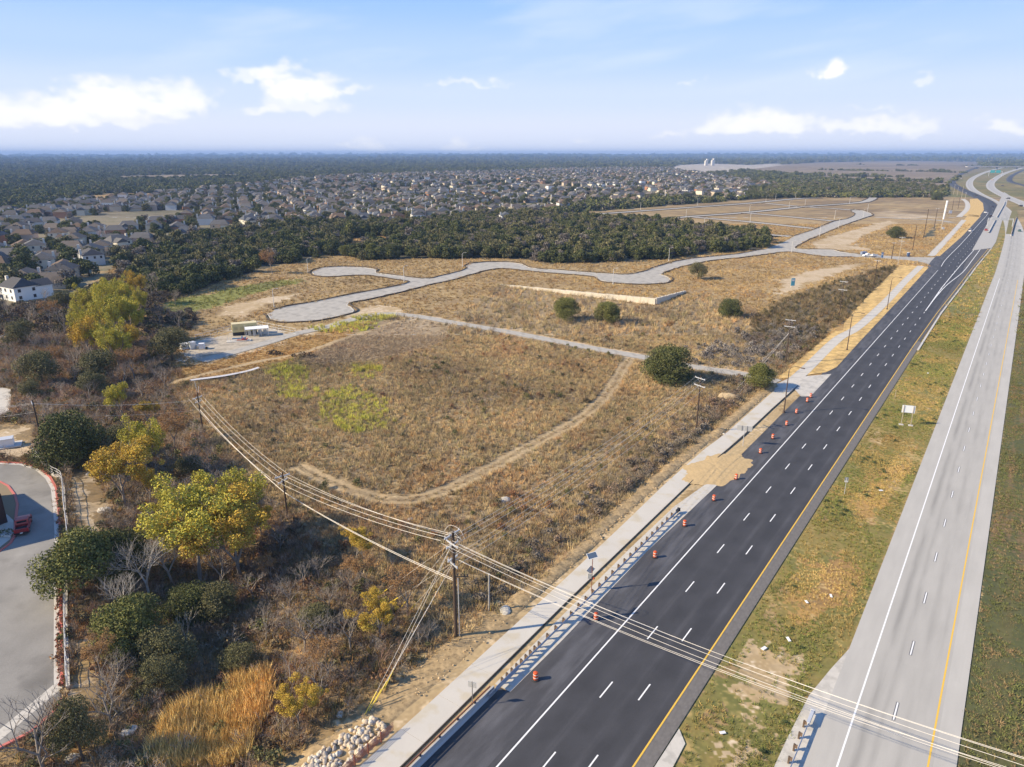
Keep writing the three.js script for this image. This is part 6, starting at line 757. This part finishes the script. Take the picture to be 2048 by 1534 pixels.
{ // torn silt fence across the top of the field
  const L = smooth([[-85.64,-178.34],[-82.75,-179.43],[-78.74,-181.19],[-75.81,-184.20],[-72.85,-187.42],[-71.44,-189.81]], 2), pos = [], idx = []; L.forEach((p, i) => { const n = noise(i * .6, 2); pos.push(p[0], 0, p[1], p[0] + .2 * n, .55 + .3 * n, p[1], p[0] + .9, .5 + .35 * n, p[1] + .9 + .5 * n); if (i) { const a = i * 3; for (const q of [0, 1]) idx.push(a + q - 3, a + q, a + q - 2, a + q - 2, a + q, a + q + 1); } }); tag(mesh('silt_fence', geoFrom(pos, idx), mat(.50, .50, .52, .8)), 'crumpled pale silt fence across the top of the field', 'silt fence');
  tag(mesh('brush_pile', leaves(71, [[0, .3, 0, 1.6], [1.6, .2, .3, 1.2], [-1.4, .2, 0, 1.1]], 260, .45, [[.06, .045, .03], [.09, .065, .04]], { fill: true, low: .05 }), leafMat), 'dark heap of cut brush beside the access road', 'brush pile').position.set(...[-71.96,-205.45].flatMap((v, i) => i ? [0, v] : [v])); 
  tag(mesh('brush_pile', leaves(72, [[0, .3, 0, 1.6], [2.6, .3, .3, 1.5], [-2.4, .2, 0, 1.1]], 320, .45, [[.06, .045, .03], [.09, .065, .04]], { fill: true, low: .05 }), leafMat), 'dark strip of cut brush above the lime weeds', 'brush pile').position.set(...[-62.56,-202.68].flatMap((v, i) => i ? [0, v] : [v])); }
// ---------- the lot with the red kerbs ----------
{ const outer = lotOuter, lotPoly = [...outer, ...[[-52.42,-61.92],[-53.29,-58.45],[-57.29,-50.68],[-73.25,-56.51]]];
  struct('parking_lot', polySheet(lotPoly, .02, 33), M.lot, 'grey concrete drive of the lot'); fillPoly(paved, lotPoly, 1);
  struct('lot_kerb', solidRibbon(outer, -.45, -.12, -.1, .16), M.redKerb, 'outer kerb of the drive, painted red'); struct('kerb_gutter', ribbon(outer, -.1, .5, .026), M.kerb, 'pale gutter inside the red outer kerb');
  struct('gutter', ribbon([[-51.54,-65.63],[-52.42,-61.92],[-53.29,-58.45],[-54.08,-55.26]], -.7, .7, .03, 2, 2), M.concrete, 'pale concrete gutter across the drive'); struct('parking_lot', polySheet([[-51.44,-65.48],[-50.05,-63.47],[-50.32,-58.85],[-52.21,-56.89],[-54.19,-54.06],[-53.91,-55.02],[-53.20,-58.32],[-52.33,-61.77]], .015, 9), M.lot, 'strip of drive outside the gutter');
  struct('lot_kerb', solidRibbon([[-50.05,-63.47],[-49.75,-61.56],[-50.37,-58.85],[-52.21,-56.89],[-54.63,-54.66]], -.3, .05, -.1, .15), M.redKerb, 'lower red kerb curving away from the drive');
  const isl = [[-101.61,-117.76],[-94.54,-118.18],[-91.62,-116.32],[-87.83,-112.57],[-85.26,-109.38],[-81.20,-102.78],[-78.49,-98.49],[-77.70,-96.39],[-77.79,-93.93],[-80.73,-91.71]]; struct('planting_island', polySheet(isl, .10, 3), mat(.24, .19, .12, 1), 'planting island inside the curved kerb'); struct('lot_kerb', solidRibbon(isl, -.02, .34, -.1, .17), M.redKerb, 'curved red kerb of the island'); struct('walkway', polySheet([[-87.17,-100.52],[-84.59,-105.47],[-82.14,-103.44],[-79.46,-99.58],[-78.64,-97.43],[-78.58,-95.07],[-81.23,-92.39]], .13, 4), M.newConcrete, 'pale walkway before the brown building');
  // the building whose shade falls over the drive: only its corner stands in view
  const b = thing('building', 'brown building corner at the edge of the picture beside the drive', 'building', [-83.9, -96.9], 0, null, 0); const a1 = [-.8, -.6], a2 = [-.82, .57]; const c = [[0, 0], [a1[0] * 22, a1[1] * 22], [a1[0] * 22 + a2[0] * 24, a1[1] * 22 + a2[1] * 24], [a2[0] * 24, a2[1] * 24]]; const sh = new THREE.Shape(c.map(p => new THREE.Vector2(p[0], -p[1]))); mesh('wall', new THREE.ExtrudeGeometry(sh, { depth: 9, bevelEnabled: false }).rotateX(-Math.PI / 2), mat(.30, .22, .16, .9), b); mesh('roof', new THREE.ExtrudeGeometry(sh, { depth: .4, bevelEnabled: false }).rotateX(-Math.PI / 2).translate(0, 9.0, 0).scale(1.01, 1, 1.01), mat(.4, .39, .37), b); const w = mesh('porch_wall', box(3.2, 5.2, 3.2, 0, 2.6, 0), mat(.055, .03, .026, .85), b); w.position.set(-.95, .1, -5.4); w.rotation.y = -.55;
  const hp = thing('planter_hedge', 'small dark hedge on the walkway by the brown building', 'hedge', [-80.42,-98.65], 0, null, .1); mesh('foliage', leaves(81, [[0, .4, 0, .7], [.9, .4, -.3, .7], [-.9, .4, .3, .7]], 300, .2, DARKOAK, { low: .05 }), leafMat, hp); mesh('trough', box(2.8, .3, 1, 0, .15, 0), M.kerb, hp);
  // red-leaved shrubs in a row between kerb and fence
  const row = [[-83.73,-118.18],[-79.08,-110.86],[-72.53,-100.52],[-68.72,-94.50],[-64.85,-87.77],[-60.81,-81.02],[-55.61,-72.59],[-51.25,-65.63]], P = smooth(row, 1.25), r = mulberry(61), g1 = leaves(82, domeClumps(83, .5, .9, 6, .1), 120, .16, [[.34, .10, .06], [.26, .08, .05], [.20, .13, .06], [.40, .16, .08]], { low: .03 }), g2 = leaves(84, domeClumps(85, .45, .8, 6, .1), 110, .16, [[.10, .12, .05], [.16, .15, .07], [.07, .08, .04]], { low: .03 });
  P.forEach((p, i) => { const red = i > P.length * .52 || i % 4 === 3, o = mesh('kerb_shrub', red ? g1 : g2, leafMat); o.position.set(p[0], 0, p[1]); o.rotation.y = r() * 6; o.scale.setScalar(.8 + .5 * r()); tag(o, `small ${red ? 'red-leaved' : 'grey-green'} shrub, ${ordinal(i + 1)} along the red kerb counted from its far end`, 'shrub', 'shrubs along the red kerb'); });
  // pale rail fence on a low wall
  const fl = smooth([[-96.07,-129.98],[-90.22,-124.52],[-85.46,-120.08],[-84.14,-119.44],[-75.93,-107.22],[-69.30,-97.13],[-63.85,-87.77],[-59.34,-79.93],[-54.25,-71.67],[-50.13,-65.08]], 1.9), f = thing('metal_fence', 'pale metal fence on a low wall between lot and creek', 'fence', [0, 0], 0, null, 0); mesh('low_wall', solidRibbon(fl, -.15, .15, -2.2, .35), mat(.50, .49, .46), f); mesh('cap', solidRibbon(fl, -.2, .2, .352, .43), M.kerb, f); fl.forEach(p => mesh('post', box(.09, 1.5, .09, p[0], 1.1, p[1]), M.paleSteel, f)); for (const y of [.7, 1.2, 1.78]) mesh('rail', tube(fl.map(p => V(p[0], y, p[1])), .045, 4), M.paleSteel, f);
  const box0 = thing('transformer_box', 'white transformer box on a concrete pad at the left edge', 'transformer', [-105.02,-134.56], .5, null, 0); mesh('cabinet', box(3.6, 1.5, 2, 0, .95, 0), M.white, box0); mesh('pad', box(5.4, .24, 3.4, .4, .1, 0), M.kerb, box0); mesh('lid', box(3.7, .1, 2.1, 0, 1.74, 0), M.paleSteel, box0);
  struct('parking_lot', polySheet([[-154.30,-174.53],[-132.59,-173.29],[-128.92,-172.06],[-123.15,-163.53],[-117.22,-153.72],[-118.17,-152.40],[-135.86,-151.43]], .03, 6), M.concrete, 'pale pavement corner cut by the picture edge'); }
// ---------- creek water, stray rocks and litter ----------
{ const w = polySheet([[-52.97,-89.08],[-52.47,-90.23],[-50.04,-87.34],[-47.42,-83.95],[-45.67,-81.16],[-46.87,-81.36],[-49.50,-84.51]], 0, 3); w.translate(0, -2.75, 0); struct('creek_water', w, mat(.05, .065, .08, .06), 'still water showing between the creek trees');
  const r = mulberry(17), q = new THREE.IcosahedronGeometry(1, 1), P = q.attributes.position; for (let i = 0; i < P.count; i++) { const n = .75 + .45 * noise(P.getX(i) * 1.5 + 3, P.getY(i) * 1.5 + P.getZ(i)); P.setXYZ(i, P.getX(i) * n, P.getY(i) * n * .55, P.getZ(i) * n); } q.computeVertexNormals(); const pale = mat(.50, .46, .385, .95);
  [[[-1.39,-110.30], 1.3, 'in the field scrub behind the corner pole'], [[-80.15,-122], .8, 'on the bank beside the dark live oak'], [[-69.95,-108.06], 1.1, 'between lot fence and orange-gold tree'], [[-40.48,-59.47], .9, 'in the lower creek beside the reeds'], [[-43.93,-55.39], .8, 'at the foot of the twisted bare tree'], [[-18.58,-61.33], .5, 'below the riprap in the creek scrub'], [[-0.93,-79.39], 1.0, 'beside the weathered grey post'], [[-47.26,-69.43], .7, 'below the grey-green juniper'], [[45.78,-141.40], .4, 'at the edge of the scrub by the path'], [[-16.85,-103.78], .6, 'in the grass beside the wheel track']].forEach(([p, s, l]) => { const o = mesh('rock', q, pale); o.position.set(p[0], gh(...p) + s * .1, p[1]); o.scale.set(s, s * .7, s * .8); o.rotation.y = r() * 6; tag(o, `pale limestone rock ${l}`, 'rock'); });
  const lit = box(.7, .05, .35); [[[39.71,-81.24], 'in the gold patch of the median'], [[43.59,-82.60], 'near the highway edge of the median'], [[30.78,-71.85], 'on the lower median below the power lines'], [[34.40,-73.53], 'below the gold patch of the median'], [[114.60,-185.53], 'far up the median'], [[66.21,-114.32], 'halfway up the median'], [[21.97,-58.65], 'in the bare corner of the median']].forEach(([p, l], i) => { const o = mesh('litter_scrap', lit, M.white); o.position.set(p[0], .12, p[1]); o.rotation.set(.1, r() * 6, .1); o.scale.setScalar(.7 + r() * .6); tag(o, `white scrap of litter ${l}`, 'litter'); }); }
// ---------- far off: plant towers, gantries, bridges ----------
{ for (const [p, h, l] of [[[1020.10,-3879.83], 34, 'left white tower of the distant concrete plant'], [[1054.28,-3879.83], 36, 'right white tower of the distant concrete plant']]) { const g = thing('plant_tower', l, 'tower', p, .3, 'towers of the distant concrete plant'); const m = mat(.70, .66, .58); mesh('silo', cyl(6, 6, h * .7, 10, -4, 0, 0), m, g); mesh('stair_tower', box(8, h, 8, 5, h / 2, 0), m, g); mesh('head_house', box(12, 5, 9, 0, h * .72, 0), mat(.6, .58, .55), g); }
  const ga = thing('sign_gantry', 'grey overhead sign gantry across the ramp', 'gantry', [400.19,-603.97], -.35, null, 0); for (const x of [-1, 17]) mesh('column', box(.5, 6.4, .5, x, 3.2, 0), M.paleSteel, ga); mesh('truss', merge([box(18.5, .3, .3, 8, 6.4, 0), box(18.5, .3, .3, 8, 5.6, 0)]), M.paleSteel, ga); for (const x of [4, 10]) mesh('sign_panel', box(5, 2.2, .15, x, 6, .3), mat(.35, .37, .40, .5), ga);
  const gb = thing('sign_gantry', 'teal overhead sign far along the highway', 'gantry', [1327.59,-2019.16], -.2, null, 0); for (const x of [-16, 16]) mesh('column', box(.9, 12, .9, x, 6, 0), M.paleSteel, gb); mesh('truss', box(34, 1.2, .8, 0, 12, 0), M.paleSteel, gb); for (const x of [-8, 6]) mesh('sign_panel', box(11, 7, .3, x, 12, .8), mat(.06, .36, .36, .5), gb);
  const br = thing('bridge', 'far pale road bridge over the highway', 'bridge', [1995.51,-2970.17], 0, null, 0); mesh('deck', box(330, 2.2, 16, 0, 9, 0), M.kerb, br); mesh('parapet', box(330, 1.4, .5, 0, 10.6, 8), mat(.55, .53, .5), br); for (const x of [-120, -40, 40, 120]) mesh('pier', box(3, 9, 10, x, 4, 0), M.kerb, br);
  const wall = thing('ramp_wall', 'dark ramp wall between frontage road and highway', 'wall', [0, 0], 0, null, 0); mesh('wall', solidRibbon([[364.73,-548.79],[450.27,-671.02],[583.36,-860.37],[620.45,-915.31]], -.3, .3, 0, .9), mat(.16, .155, .15), wall); mesh('cap', solidRibbon([[364.73,-548.79],[450.27,-671.02],[583.36,-860.37],[620.45,-915.31]], -.4, .4, .9, 1.05), M.kerb, wall);
  const bar = thing('ramp_wall', 'pale ramp barrier beside the green wedge of the highway', 'wall', [0, 0], 0, null, 0); mesh('wall', solidRibbon([[367.98,-528.03],[427.55,-612.74],[476.67,-681.80]], -.3, .3, 0, .9), M.kerb, bar); mesh('rail', solidRibbon([[367.98,-528.03],[427.55,-612.74],[476.67,-681.80]], -.1, .1, 1.1, 1.2), M.rust, bar);
  struct('grass_wedge', polySheet([[373.40,-541.70],[455.36,-660.57],[530.44,-767.83],[535.74,-767.83],[493.51,-704.40],[378.69,-541.70]], .07, 4), mat(.17, .15, .05, 1), 'green wedge between ramp and highway'); }

renderer.render(scene, camera);
